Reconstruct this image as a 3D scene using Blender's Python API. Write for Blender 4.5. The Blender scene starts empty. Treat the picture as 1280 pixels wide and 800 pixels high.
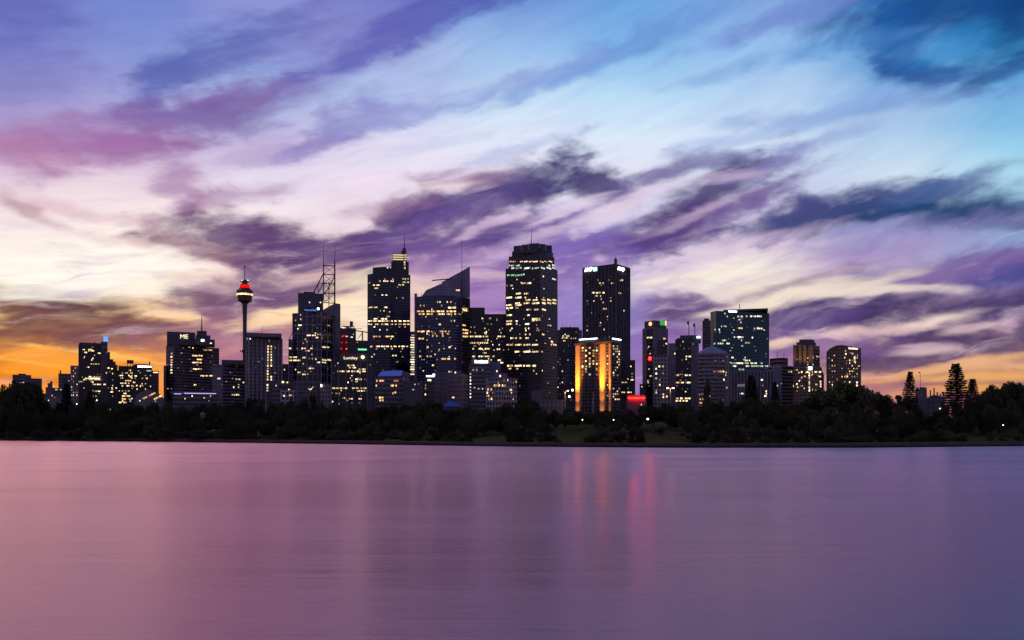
import bpy, bmesh, math, random
from mathutils import Vector, Matrix
S = bpy.context.scene
COL = S.collection
PI = math.pi
F_PX, HOR, CAM_H = 1050.0, 533.0, 7.0     # focal length in photo pixels, horizon row, eye height above the water

def lin(c, k=1.0):
    f = lambda v: (v / 12.92 if v <= 0.04045 else ((v + 0.055) / 1.055) ** 2.4)
    return tuple(f(x / 255.0) * k for x in c[:3]) + (1.0,)

def world_at(px, py, Y):
    """point at depth Y seen in direction (px, py)"""
    return Vector(((px - 640.0) / F_PX * Y, Y, CAM_H + (HOR - py) / F_PX * Y))

# ------------------------------------------------------------------ camera
cd = bpy.data.cameras.new('camera')
cam = bpy.data.objects.new('camera', cd)
COL.objects.link(cam)
cam.location = (0, 0, CAM_H)
cam.rotation_euler = (PI / 2, 0, 0)
cd.sensor_width = 36.0
cd.lens = 36.0 * F_PX / 1280.0
cd.shift_y = (HOR - 400.0) / 1280.0
cd.clip_start = 0.5
cd.clip_end = 60000.0
S.camera = cam
S.view_settings.view_transform = 'Standard'
S.view_settings.look = 'None'
S.view_settings.exposure = 0.0
S.view_settings.gamma = 1.0
S.view_settings.use_curve_mapping = False
S.render.engine = 'CYCLES'
S.cycles.use_denoising = True
S.cycles.max_bounces = 5
S.cycles.diffuse_bounces = 2
S.cycles.glossy_bounces = 3
S.cycles.transparent_max_bounces = 6
S.cycles.sample_clamp_indirect = 6.0
S.cycles.use_adaptive_sampling = True
S.cycles.adaptive_threshold = 0.02
S.cycles.adaptive_min_samples = 8

# ------------------------------------------------------------------ node helper
class NT:
    def __init__(self, tree):
        self.t = tree
        self.n = tree.nodes
        self.l = tree.links
    def link(self, val, sock):
        if isinstance(val, bpy.types.NodeSocket):
            self.l.new(val, sock)
        elif val is not None:
            sock.default_value = val
    def math(self, op, a, b=None, c=None, clamp=False):
        n = self.n.new('ShaderNodeMath'); n.operation = op; n.use_clamp = clamp
        self.link(a, n.inputs[0])
        if b is not None: self.link(b, n.inputs[1])
        if c is not None: self.link(c, n.inputs[2])
        return n.outputs[0]
    def vmath(self, op, a, b=None, scale=None):
        n = self.n.new('ShaderNodeVectorMath'); n.operation = op
        self.link(a, n.inputs[0])
        if b is not None: self.link(b, n.inputs[1])
        if scale is not None: self.link(scale, n.inputs['Scale'])
        return n.outputs[1] if op in ('LENGTH', 'DOT_PRODUCT', 'DISTANCE') else n.outputs[0]
    def mapping(self, v, loc=(0, 0, 0), rot=(0, 0, 0), sc=(1, 1, 1), typ='POINT'):
        n = self.n.new('ShaderNodeMapping'); n.vector_type = typ
        self.l.new(v, n.inputs[0])
        n.inputs['Location'].default_value = loc
        n.inputs['Rotation'].default_value = rot
        n.inputs['Scale'].default_value = sc
        return n.outputs[0]
    def noise(self, v, scale=1.0, detail=2.0, rough=0.5, dist=0.0, out=0, dims='3D', lac=2.0):
        n = self.n.new('ShaderNodeTexNoise'); n.noise_dimensions = dims
        if v is not None: self.l.new(v, n.inputs['Vector'])
        n.inputs['Scale'].default_value = scale
        n.inputs['Detail'].default_value = detail
        n.inputs['Roughness'].default_value = rough
        n.inputs['Lacunarity'].default_value = lac
        n.inputs['Distortion'].default_value = dist
        return n.outputs[out]
    def mapr(self, v, a, b, c=0.0, d=1.0, smooth=True):
        n = self.n.new('ShaderNodeMapRange')
        n.interpolation_type = 'SMOOTHSTEP' if smooth else 'LINEAR'
        self.link(v, n.inputs[0]); self.link(a, n.inputs[1]); self.link(b, n.inputs[2])
        self.link(c, n.inputs[3]); self.link(d, n.inputs[4])
        return n.outputs[0]
    def mix(self, f, a, b, mode='MIX'):
        n = self.n.new('ShaderNodeMix'); n.data_type = 'RGBA'; n.blend_type = mode
        self.link(f, n.inputs[0]); self.link(a, n.inputs[6]); self.link(b, n.inputs[7])
        return n.outputs[2]
    def ramp(self, f, stops, interp='LINEAR'):
        n = self.n.new('ShaderNodeValToRGB'); r = n.color_ramp; r.interpolation = interp
        self.link(f, n.inputs[0])
        r.elements[0].position, r.elements[0].color = stops[0]
        r.elements[1].position, r.elements[1].color = stops[-1]
        for p, c in stops[1:-1]:
            e = r.elements.new(p); e.color = c
        return n.outputs[0]
    def xyz(self, v):
        n = self.n.new('ShaderNodeSeparateXYZ'); self.l.new(v, n.inputs[0]); return n.outputs
    def comb(self, x, y, z=0.0):
        n = self.n.new('ShaderNodeCombineXYZ')
        self.link(x, n.inputs[0]); self.link(y, n.inputs[1]); self.link(z, n.inputs[2])
        return n.outputs[0]
# ------------------------------------------------------------------ sky: dusk sky in azimuth / elevation degrees, with wind-drawn cloud banks
W = bpy.data.worlds.new('World'); S.world = W
W.use_nodes = True
W.node_tree.nodes.clear()
k = NT(W.node_tree)
SUN_ELEV, SUN_ROT = math.radians(1.0), math.radians(-24.0)

def azel(px, py):
    a = math.atan((px - 640.0) / F_PX)
    return math.degrees(a), math.degrees(math.atan((HOR - py) / F_PX * math.cos(a)))

tc = k.n.new('ShaderNodeTexCoord')
D = k.vmath('NORMALIZE', tc.outputs['Generated'])
dx, dy, dz = k.xyz(D)
AZ = k.math('DEGREES', k.math('ARCTAN2', dx, dy))
EL = k.math('DEGREES', k.math('ARCSINE', dz))
P0 = k.comb(AZ, EL, 0.0)
def offs(v, amp):
    return k.vmath('MULTIPLY', k.vmath('SUBTRACT', v, (0.5, 0.5, 0.5)), amp)
# wind shear: broad swirl, then finer drawn-out wisps
n1 = k.noise(k.mapping(P0, rot=(0, 0, math.radians(-12)), sc=(0.10, 0.22, 1)), 1.0, 2.0, 0.5, 0.0, out=1)
P1 = k.vmath('ADD', P0, offs(n1, (2.2, 1.1, 0)))
n2 = k.noise(k.mapping(P1, loc=(7, 3, 0), rot=(0, 0, math.radians(-14)), sc=(0.30, 0.9, 1)), 1.0, 3.0, 0.52, 0.3, out=1)
P = k.vmath('ADD', P1, offs(n2, (2.0, 0.8, 0)))
p1x, p1y, _ = k.xyz(P1)
SH = k.comb(p1x, k.math('SUBTRACT', p1y, k.math('MULTIPLY', p1x, k.math('MULTIPLY_ADD', p1y, 0.012, 0.04))), 0.0)   # streaks rise more steeply higher up
streak = k.noise(k.mapping(SH, sc=(0.13, 0.85, 1)), 1.0, 4.0, 0.50, 0.6)
fine = k.noise(k.mapping(SH, loc=(3, 9, 0), sc=(0.22, 1.3, 1)), 1.0, 4.0, 0.55, 0.4)
clump = k.noise(k.mapping(k.vmath('ADD', SH, offs(n2, (1.4, 0.7, 0))), loc=(1, 5, 0), sc=(0.26, 0.62, 1)), 1.0, 4.0, 0.54, 0.3)

XS = [0, 160, 320, 480, 640, 800, 960, 1120, 1280]
YS = [0, 60, 120, 170, 220, 270, 320, 360, 400, 440, 480, 515]
GRID = [
 [(112,116,194),(112,132,206),(142,148,212),(112,122,200),(112,148,214),(110,165,225),(128,165,222),(52,118,190),(40,112,185)],
 [(124,130,202),(130,146,212),(136,154,217),(148,162,218),(150,186,234),(128,182,232),(150,192,237),(104,164,218),(64,150,208)],
 [(152,148,206),(164,164,218),(160,178,226),(176,192,236),(194,218,244),(182,218,246),(186,212,241),(130,172,224),(116,176,224)],
 [(178,158,205),(184,160,205),(190,180,220),(218,218,242),(224,232,249),(218,232,250),(203,218,241),(176,206,236),(140,198,232)],
 [(228,205,222),(230,208,224),(226,216,236),(236,222,240),(228,228,246),(222,222,241),(196,206,235),(206,224,241),(172,218,239)],
 [(242,226,228),(250,235,232),(244,229,235),(236,216,228),(218,200,228),(212,204,232),(196,188,220),(164,170,212),(140,175,212)],
 [(255,246,234),(255,248,237),(240,216,216),(222,192,208),(196,168,210),(220,202,224),(228,206,220),(176,164,206),(134,142,194)],
 [(255,234,196),(255,236,204),(238,202,194),(222,186,192),(194,158,200),(210,190,214),(238,222,206),(178,150,188),(134,120,172)],
 [(255,196,112),(250,202,140),(240,206,180),(240,206,178),(196,154,194),(158,140,196),(226,208,206),(208,184,192),(180,148,182)],
 [(250,160,62),(240,156,74),(196,138,140),(238,200,154),(190,152,180),(150,125,190),(176,138,172),(212,166,156),(212,164,146)],
 [(248,146,28),(244,148,38),(196,134,146),(222,172,142),(180,136,172),(152,118,182),(176,126,164),(222,154,108),(238,170,88)],
 [(240,134,22),(238,136,32),(192,114,94),(202,142,112),(170,122,152),(150,108,156),(168,110,134),(176,108,116),(170,98,108)],
]
# invented glow in the unseen sky above the frame, to tint the water's reflections
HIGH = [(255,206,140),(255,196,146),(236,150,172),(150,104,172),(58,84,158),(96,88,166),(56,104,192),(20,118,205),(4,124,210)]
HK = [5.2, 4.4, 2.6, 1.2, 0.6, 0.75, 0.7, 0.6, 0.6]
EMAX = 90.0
U = k.math('DIVIDE', k.math('ADD', k.xyz(P)[1], 5.0), EMAX + 5.0)
base = None
for i, px in enumerate(XS):
    st = []
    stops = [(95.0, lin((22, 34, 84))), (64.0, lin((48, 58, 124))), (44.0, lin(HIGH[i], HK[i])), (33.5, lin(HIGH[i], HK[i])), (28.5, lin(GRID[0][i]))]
    stops += [(azel(px, YS[j])[1], lin(GRID[j][i])) for j in range(len(YS))]
    stops += [(azel(px, 560)[1], lin(GRID[-1][i], 0.6)), (-5.0, lin((12, 12, 20)))]
    st = sorted((((e + 5.0) / (EMAX + 5.0)), c) for e, c in stops)
    col = k.ramp(U, st, 'LINEAR')
    if base is None:
        base = col
    else:
        base = k.mix(k.mapr(k.xyz(P)[0], azel(XS[i - 1], 300)[0], azel(px, 300)[0]), base, col)

# cloud banks: (px, py, half length, half width, tilt deg, colour, opacity)
CLOUDS = [
 # upper left
 (280,62,150,30,27,(84,96,172),.75),(205,92,50,20,30,(80,95,175),.5),(20,18,90,50,15,(88,98,178),.5),(35,100,120,30,20,(122,118,186),.4),
 (250,142,190,30,14,(112,86,158),.80),(330,120,130,20,9,(122,92,160),.7),(160,182,100,22,13,(146,92,156),.7),(80,178,130,40,10,(166,116,172),.65),
 (30,190,90,30,0,(176,115,160),.55),(230,232,44,30,-50,(164,118,168),.7),(280,246,90,14,15,(150,100,154),.6),(330,190,120,16,14,(170,140,192),.5),
 (455,152,110,24,20,(126,124,196),.75),(400,180,80,16,20,(136,124,190),.6),(425,55,120,60,24,(122,118,190),.6),(560,14,190,24,22,(78,88,176),.85),(480,50,110,18,22,(104,104,184),.55),
 (760,66,220,18,17,(104,146,212),.75),(640,104,120,12,17,(140,164,222),.6),(560,128,170,14,16,(158,172,222),.5),(470,100,150,16,20,(176,196,236),.6),
 # upper right
 (1200,4,210,42,0,(14,66,132),.88),(1130,52,60,34,-60,(24,88,164),.8),(1165,96,80,18,-14,(36,82,152),.88),(1250,92,80,13,20,(36,80,146),.85),
 (1280,28,90,40,40,(10,60,120),.8),(1200,58,60,26,10,(40,128,194),.6),(1010,14,150,18,10,(108,128,202),.7),(1060,138,190,12,-2,(124,156,214),.6),(1085,150,120,10,-3,(172,196,230),.5),
 (960,160,170,10,8,(150,176,226),.5),(1000,178,120,9,6,(146,168,218),.5),(930,80,120,10,12,(120,158,218),.5),(1050,58,110,14,4,(88,146,212),.5),
 # middle
 (640,192,120,10,16,(168,178,222),.55),(560,180,120,10,12,(196,202,232),.4),
 (688,222,64,28,40,(62,62,128),1.0),(645,232,74,26,8,(66,60,116),.95),(600,252,130,28,20,(92,74,142),.9),(525,264,58,28,12,(68,60,122),1.0),
 (478,288,120,18,22,(88,66,132),.95),(520,283,140,16,22,(98,74,142),.8),(580,222,70,11,4,(160,116,154),.6),(490,258,70,12,8,(160,116,156),.5),
 (760,234,52,24,-12,(74,66,126),.95),(822,219,64,14,12,(104,92,150),.85),(700,282,120,16,22,(140,112,172),.75),(650,282,70,14,18,(120,90,158),.8),
 (905,200,100,16,-6,(96,92,152),.8),(895,236,90,26,28,(78,66,126),.92),(840,284,140,26,14,(84,60,130),.95),(920,262,110,18,22,(110,88,148),.8),(770,308,120,18,6,(94,66,142),.9),
 (960,205,70,12,18,(120,120,180),.7),(700,318,100,22,12,(120,88,162),.8),(560,300,170,26,10,(96,68,146),.9),(470,322,110,20,12,(112,80,148),.8),(630,335,120,20,20,(132,100,172),.7),
 # middle right
 (1075,262,190,28,6,(58,72,134),.97),(1000,268,80,20,18,(76,80,142),.9),(1215,268,170,24,-6,(22,70,122),.97),(1170,240,90,16,8,(66,92,150),.85),
 (1120,300,220,20,4,(136,128,188),.55),(1180,345,230,26,4,(100,86,152),.88),(1260,342,110,20,4,(74,72,142),.85),(1040,330,150,14,6,(170,148,196),.6),
 (1110,358,200,16,8,(140,110,168),.7),(1000,356,130,8,14,(150,126,150),.55),(930,388,90,12,8,(196,170,178),.5),
 (1050,393,175,30,1,(72,54,112),1.0),(985,402,90,22,4,(96,72,138),.85),(1245,388,160,28,0,(84,64,120),.97),(1185,430,200,28,4,(76,54,110),.97),(1115,448,130,18,4,(92,68,120),.9),
 (1260,430,110,20,-4,(82,58,112),.9),(1010,432,110,20,2,(126,88,150),.7),(1230,472,180,9,0,(140,86,108),.8),(1130,480,110,8,6,(150,94,124),.7),(1180,500,130,10,2,(128,76,112),.8),
 (848,392,70,30,0,(96,66,130),.95),(870,378,60,14,-8,(104,74,132),.8),(830,436,120,34,2,(140,104,170),.7),(720,390,110,90,70,(128,112,194),.75),(720,340,90,24,16,(128,96,168),.6),
 # lower left
 (318,300,140,36,-4,(100,66,118),.97),(235,306,90,18,-10,(140,98,122),.8),(380,310,110,28,-8,(100,66,132),.95),(150,300,80,10,-5,(222,186,192),.5),
 (335,366,150,32,14,(104,70,130),.95),(262,384,72,20,-22,(108,74,122),.9),(410,340,110,24,10,(104,74,136),.9),(240,350,80,10,-10,(210,176,182),.5),
 (95,384,100,30,-8,(98,64,84),1.0),(60,410,120,28,6,(112,70,82),.98),(8,382,50,22,-34,(116,76,80),.9),(130,414,110,24,4,(112,70,86),.95),(215,414,140,20,5,(120,76,92),.92),
 (30,432,80,10,18,(150,92,72),.75),(190,432,110,13,2,(130,82,88),.75),(300,425,110,44,0,(152,104,140),.85),(310,468,90,40,0,(158,100,140),.7),(384,407,60,10,2,(168,116,124),.85),
 (28,258,50,11,-20,(178,138,148),.7),(110,262,120,11,-4,(218,180,194),.6),(10,472,120,5,-4,(196,110,40),.7),(70,482,110,4,-6,(206,116,36),.6),
 (600,372,80,34,0,(150,112,182),.75),(560,330,80,18,12,(128,92,160),.7),
]
LIGHTS = [
 (885,342,120,24,3,(250,242,224),.95),(980,374,140,11,10,(242,226,206),.9),(1090,365,140,8,-2,(238,220,208),.85),(1165,402,90,9,6,(238,214,204),.95),
 (1060,416,110,6,3,(228,190,192),.8),(1150,436,50,7,2,(216,184,192),.85),(975,428,34,9,4,(236,204,180),.9),(1240,407,60,6,8,(226,196,196),.7),(1190,456,150,8,8,(238,178,126),.85),
 (540,362,50,14,4,(238,208,190),.8),(455,400,60,50,70,(255,238,206),.85),(372,388,90,13,16,(255,228,184),.9),(350,400,70,10,8,(250,210,170),.7),(395,345,60,10,16,(226,186,186),.7),
 (600,285,60,8,24,(220,190,222),.6),(760,262,120,10,16,(226,208,230),.85),(700,262,70,8,20,(222,206,232),.7),(560,235,60,9,6,(238,214,222),.8),(610,212,60,8,16,(226,216,236),.7),(920,222,60,9,4,(198,174,206),.7),
 (600,345,60,8,4,(224,190,200),.6),(880,262,90,8,18,(206,180,212),.6),(940,300,110,8,6,(206,180,212),.6),(1100,283,90,7,6,(150,150,206),.6),(90,346,160,40,4,(255,250,240),.9),(130,446,90,4,-6,(255,204,110),.6),(20,452,80,4,-4,(255,200,100),.5),
 (1230,470,120,6,0,(250,186,100),.7),(600,400,50,8,2,(200,150,190),.5),
]
px_deg = 57.2958 / F_PX
col = base
thr = k.math('MULTIPLY', k.math('SUBTRACT', clump, 0.5), 1.25)
thr2 = k.math('MULTIPLY', k.math('SUBTRACT', streak, 0.5), 2.2)
wisp = k.noise(k.mapping(k.vmath('ADD', SH, offs(n2, (1.0, 0.6, 0))), loc=(11, 2, 0), sc=(0.45, 1.7, 1)), 1.0, 3.0, 0.52, 0.5)
puff = k.noise(k.mapping(P1, loc=(3, 8, 0), rot=(0, 0, math.radians(-18)), sc=(0.42, 0.85, 1)), 1.0, 5.0, 0.55, 0.25)
thr = k.math('ADD', thr, k.math('MULTIPLY', k.math('SUBTRACT', puff, 0.5), 1.1))
thr = k.math('ADD', k.math('ADD', thr, k.math('MULTIPLY', thr2, 0.12)), k.math('MULTIPLY', k.math('SUBTRACT', wisp, 0.5), 0.30))
def bank(c, lst, soft, th, dark=False):
    Q = P
    for i, (px, py, hl, hw, ang, rgb, op) in enumerate(lst):
        if i % 6 == 0:      # evaluate the banks in order, a few at a time
            Q = k.vmath('ADD', k.vmath('MULTIPLY', c, (1e-9, 1e-9, 0)), P)
        a, e = azel(px, py)
        ca = math.cos(math.radians(a))
        q = k.mapping(Q, (a, e, 0), (0, 0, math.radians(ang)), (hl * px_deg * ca * ca, hw * px_deg * ca, 1), 'TEXTURE')
        s = k.math('ADD', k.math('SUBTRACT', 1.0, k.vmath('LENGTH', q)), th)
        c = k.mix(k.mapr(s, -0.25, soft, 0.0, op), c, lin(rgb, 0.78 if (op >= 0.9 and dark) else 1.0))
    return c
col = bank(col, CLOUDS, 0.72, thr, True)
# thin places inside the banks let the sky behind show through
swirl = k.noise(k.mapping(k.vmath('ADD', SH, offs(n1, (3.0, 2.0, 0))), loc=(5, 1, 0), sc=(0.20, 0.75, 1)), 1.0, 6.0, 0.57, 0.45)
col = k.mix(k.mapr(swirl, 0.33, 0.54, 0.86, 1.0), base, col)
col = bank(col, LIGHTS, 0.80, thr2)
wa = k.noise(k.mapping(k.vmath('ADD', SH, offs(n1, (2.5, 2.5, 0))), loc=(21, 4, 0), sc=(0.24, 1.05, 1)), 1.0, 6.0, 0.56, 0.4)
wb = k.noise(k.mapping(k.vmath('ADD', SH, offs(n2, (2.0, 1.4, 0))), loc=(2, 14, 0), sc=(0.18, 1.25, 1)), 1.0, 6.0, 0.56, 0.4)
low = k.mapr(EL, 15.0, 8.0, 0.0, 1.0)
col = k.mix(k.math('MULTIPLY', k.mapr(wa, 0.50, 0.74, 0.0, 0.75), low), col, (0.66, 0.56, 0.80, 1), 'MULTIPLY')
col = k.mix(k.math('MULTIPLY', k.mapr(wb, 0.54, 0.78, 0.0, 0.50), low), col, lin((238, 214, 226)))
# thin veils in everything
col = k.mix(1.0, col, k.ramp(fine, [(0.25, (0.92, 0.91, 0.95, 1)), (0.5, (1, 1, 1, 1)), (0.75, (1.07, 1.06, 1.04, 1))]), 'MULTIPLY')
# the half of the sky away from the sunset: dim violet to blue
back = k.ramp(k.math('DIVIDE', k.math('ADD', EL, 5.0), 95.0), [(0.0, lin((10, 12, 20))), (0.055, lin((110, 101, 130))), (0.2, lin((142, 132, 168))), (0.5, lin((78, 84, 140))), (1.0, lin((22, 34, 84)))])
col = k.mix(k.mapr(k.math('ABSOLUTE', AZ), 37.0, 68.0), col, back)
# a trace of clear-air twilight from the sky model
sk = k.n.new('ShaderNodeTexSky'); sk.sky_type = 'NISHITA'; sk.sun_disc = False
sk.sun_elevation = SUN_ELEV; sk.sun_rotation = SUN_ROT
b1 = k.n.new('ShaderNodeBackground'); k.l.new(sk.outputs[0], b1.inputs[0]); b1.inputs[1].default_value = 0.005
b2 = k.n.new('ShaderNodeBackground'); k.l.new(col, b2.inputs[0]); b2.inputs[1].default_value = 1.0
ad = k.n.new('ShaderNodeAddShader'); k.l.new(b1.outputs[0], ad.inputs[0]); k.l.new(b2.outputs[0], ad.inputs[1])
wo = k.n.new('ShaderNodeOutputWorld'); k.l.new(ad.outputs[0], wo.inputs[0])
W.cycles.sampling_method = 'MANUAL'; W.cycles.sample_map_resolution = 512
# last of the sun, on the horizon behind the city
sl = bpy.data.lights.new('sun', 'SUN'); so = bpy.data.objects.new('sun', sl); COL.objects.link(so)
sl.energy = 0.06; sl.angle = math.radians(3.0); sl.color = (1.0, 0.55, 0.3)
so.rotation_euler = Vector((-math.sin(SUN_ROT) * math.cos(SUN_ELEV), -math.cos(SUN_ROT) * math.cos(SUN_ELEV), -math.sin(SUN_ELEV))).to_track_quat('-Z', 'Y').to_euler()
# ------------------------------------------------------------------ materials
MATS = {}
def mat(name, build):
    if name in MATS: return MATS[name]
    m = bpy.data.materials.new(name); m.use_nodes = True
    m.node_tree.nodes.clear()
    q = NT(m.node_tree)
    o = q.n.new('ShaderNodeOutputMaterial')
    q.l.new(build(q), o.inputs['Surface'])
    MATS[name] = m
    return m
def pbsdf(q, col, rough=0.6, metal=0.0, normal=None, spec=0.5):
    b = q.n.new('ShaderNodeBsdfPrincipled')
    q.link(col, b.inputs['Base Color']); q.link(rough, b.inputs['Roughness']); q.link(metal, b.inputs['Metallic'])
    b.inputs['Specular IOR Level'].default_value = spec
    if normal is not None: q.l.new(normal, b.inputs['Normal'])
    return b.outputs[0]
def c3(c): return (c[0], c[1], c[2], 1.0)

def plain(name, col, rough=0.6, metal=0.0, var=0.25, scale=0.15):
    def f(q):
        tc = q.n.new('ShaderNodeTexCoord')
        n = q.noise(tc.outputs['Object'], scale, 5.0, 0.6)
        d = tuple(x * (1 - var) for x in col[:3]); l = tuple(min(1, x * (1 + var)) for x in col[:3])
        return pbsdf(q, q.ramp(n, [(0.3, c3(d)), (0.7, c3(l))]), rough, metal)
    return mat(name, f)

def facade(name, wall, glass, floor=3.8, bay=1.6, wall_v=0.38, wall_u=0.22, rough=0.12, blind=0.12, gm=0.0):
    """office front: wall bands and piers round panes of dark glass, blinds here and there; UV in metres"""
    def f(q):
        uv = q.n.new('ShaderNodeUVMap'); uv.uv_map = 'UVMap'
        x, y, _ = q.xyz(uv.outputs[0])
        fu = q.math('DIVIDE', x, bay); fv = q.math('DIVIDE', y, floor)
        mu = q.math('LESS_THAN', q.math('FRACT', fu), wall_u)
        mv = q.math('LESS_THAN', q.math('FRACT', fv), wall_v)
        m = q.math('MAXIMUM', mu, mv)
        wn = q.n.new('ShaderNodeTexWhiteNoise'); wn.noise_dimensions = '2D'
        q.l.new(q.comb(q.math('FLOOR', fu), q.math('FLOOR', fv)), wn.inputs['Vector'])
        tc = q.n.new('ShaderNodeTexCoord')
        st = q.noise(q.mapping(tc.outputs['Object'], sc=(0.12, 0.12, 0.03)), 1.0, 4.0, 0.6)
        wc = q.ramp(st, [(0.3, c3([v * 0.72 for v in wall])), (0.7, c3([min(1, v * 1.2) for v in wall]))])
        gl = q.mix(q.mapr(wn.outputs[0], 1.0 - blind, 1.0, 0.0, 0.55, False), c3(glass), c3([0.5 * w + 0.08 for w in wall]))
        gl = q.mix(q.math('MULTIPLY', wn.outputs[0], 0.5), gl, (0.0, 0.0, 0.0, 1))
        return pbsdf(q, q.mix(m, gl, wc), q.math('ADD', q.math('MULTIPLY', m, 0.55), rough), q.math('MULTIPLY', q.math('SUBTRACT', 1.0, m), gm))
    return mat(name, f)

def glow(name, col, st, pane=1.5, vary=True, sample='NONE'):
    """something that gives off light: lit rooms (with brighter and dimmer panes), lamps, lit signs"""
    def f(q):
        e = q.n.new('ShaderNodeEmission'); e.inputs[0].default_value = c3(col)
        if vary:
            uv = q.n.new('ShaderNodeUVMap'); uv.uv_map = 'UVMap'
            x, y, _ = q.xyz(uv.outputs[0])
            oi = q.n.new('ShaderNodeObjectInfo')
            wn = q.n.new('ShaderNodeTexWhiteNoise'); wn.noise_dimensions = '2D'
            q.l.new(q.comb(q.math('FLOOR', q.math('DIVIDE', x, pane)), q.math('MULTIPLY', oi.outputs['Random'], 91.7)), wn.inputs['Vector'])
            bar = q.math('GREATER_THAN', q.math('FRACT', q.math('DIVIDE', x, pane)), 0.14)
            r = q.math('MULTIPLY', q.mapr(wn.outputs[0], 0.05, 0.95, 0.22, 1.5, False), q.mapr(oi.outputs['Random'], 0.0, 1.0, 0.45, 1.35, False))
            q.l.new(q.math('MULTIPLY', q.math('MULTIPLY', r, bar), st), e.inputs[1])
            q.l.new(q.mix(q.math('MULTIPLY', oi.outputs['Random'], 0.5), c3(col), (1.0, 0.80, 0.52, 1)), e.inputs[0])
        else:
            e.inputs[1].default_value = st
        return e.outputs[0]
    m = mat(name, f)
    m.cycles.emission_sampling = sample
    return m

LIT = {
 'w': glow('lit_room_warm_white', (1.0, 0.70, 0.32), 1.75),
 'y': glow('lit_room_yellow', (1.0, 0.54, 0.17), 1.8),
 'o': glow('lit_room_amber', (1.0, 0.36, 0.08), 1.4),
 'c': glow('lit_room_cool_white', (0.82, 1.0, 0.80), 1.3),
 'g': glow('lit_room_green', (0.16, 0.9, 0.36), 1.2),
 'd': glow('dim_lit_room', (1.0, 0.60, 0.26), 0.5),
 'e': glow('dim_cool_room', (0.62, 0.75, 0.90), 0.22),
 'p': glow('lit_room_pink', (0.9, 0.55, 0.6), 1.3),
}
SG_WHITE = glow('sign_white_light', (0.92, 1.0, 0.92), 7.0, vary=False, sample='AUTO')
SG_CROWN = glow('crown_warm_light', (1.0, 0.80, 0.40), 1.0, vary=False)
SG_WARM = glow('sign_warm_light', (1.0, 0.84, 0.55), 1.6, vary=False)
SG_BLUE = glow('sign_blue_light', (0.10, 0.34, 1.0), 3.0, vary=False)
SG_SKY = glow('sign_pale_blue_light', (0.14, 0.40, 1.0), 1.2, vary=False)
SG_CYAN = glow('sign_cyan_light', (0.35, 1.0, 0.9), 3.5, vary=False)
SG_GREEN = glow('sign_green_light', (0.02, 0.45, 0.08), 1.0, vary=False)
SG_RED = glow('red_tube_light', (1.0, 0.0022, 0.0012), 100.0, vary=False, sample='AUTO')
SG_REDBAND = glow('red_band_light', (1.0, 0.008, 0.004), 0.95, vary=False)
SG_ORANGE = glow('orange_light', (1.0, 0.42, 0.16), 2.2, vary=False)
SG_VIOLET = glow('violet_strip_light', (0.55, 0.42, 1.0), 1.3, vary=False)
LAMP_WARM = glow('street_lamp_light', (1.0, 0.55, 0.16), 14.0, vary=False, sample='AUTO')
LAMP_COOL = glow('park_lamp_light', (0.9, 1.0, 0.75), 5.0, vary=False, sample='AUTO')
METAL = plain('dark_painted_steel', (0.05, 0.048, 0.06), 0.45, 0.3)
CONCRETE = plain('dusky_concrete', (0.26, 0.22, 0.25), 0.85)
PALE = plain('pale_render', (0.5, 0.44, 0.5), 0.8)
ROOFM = plain('roof_membrane', (0.07, 0.065, 0.08), 0.9)

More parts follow.
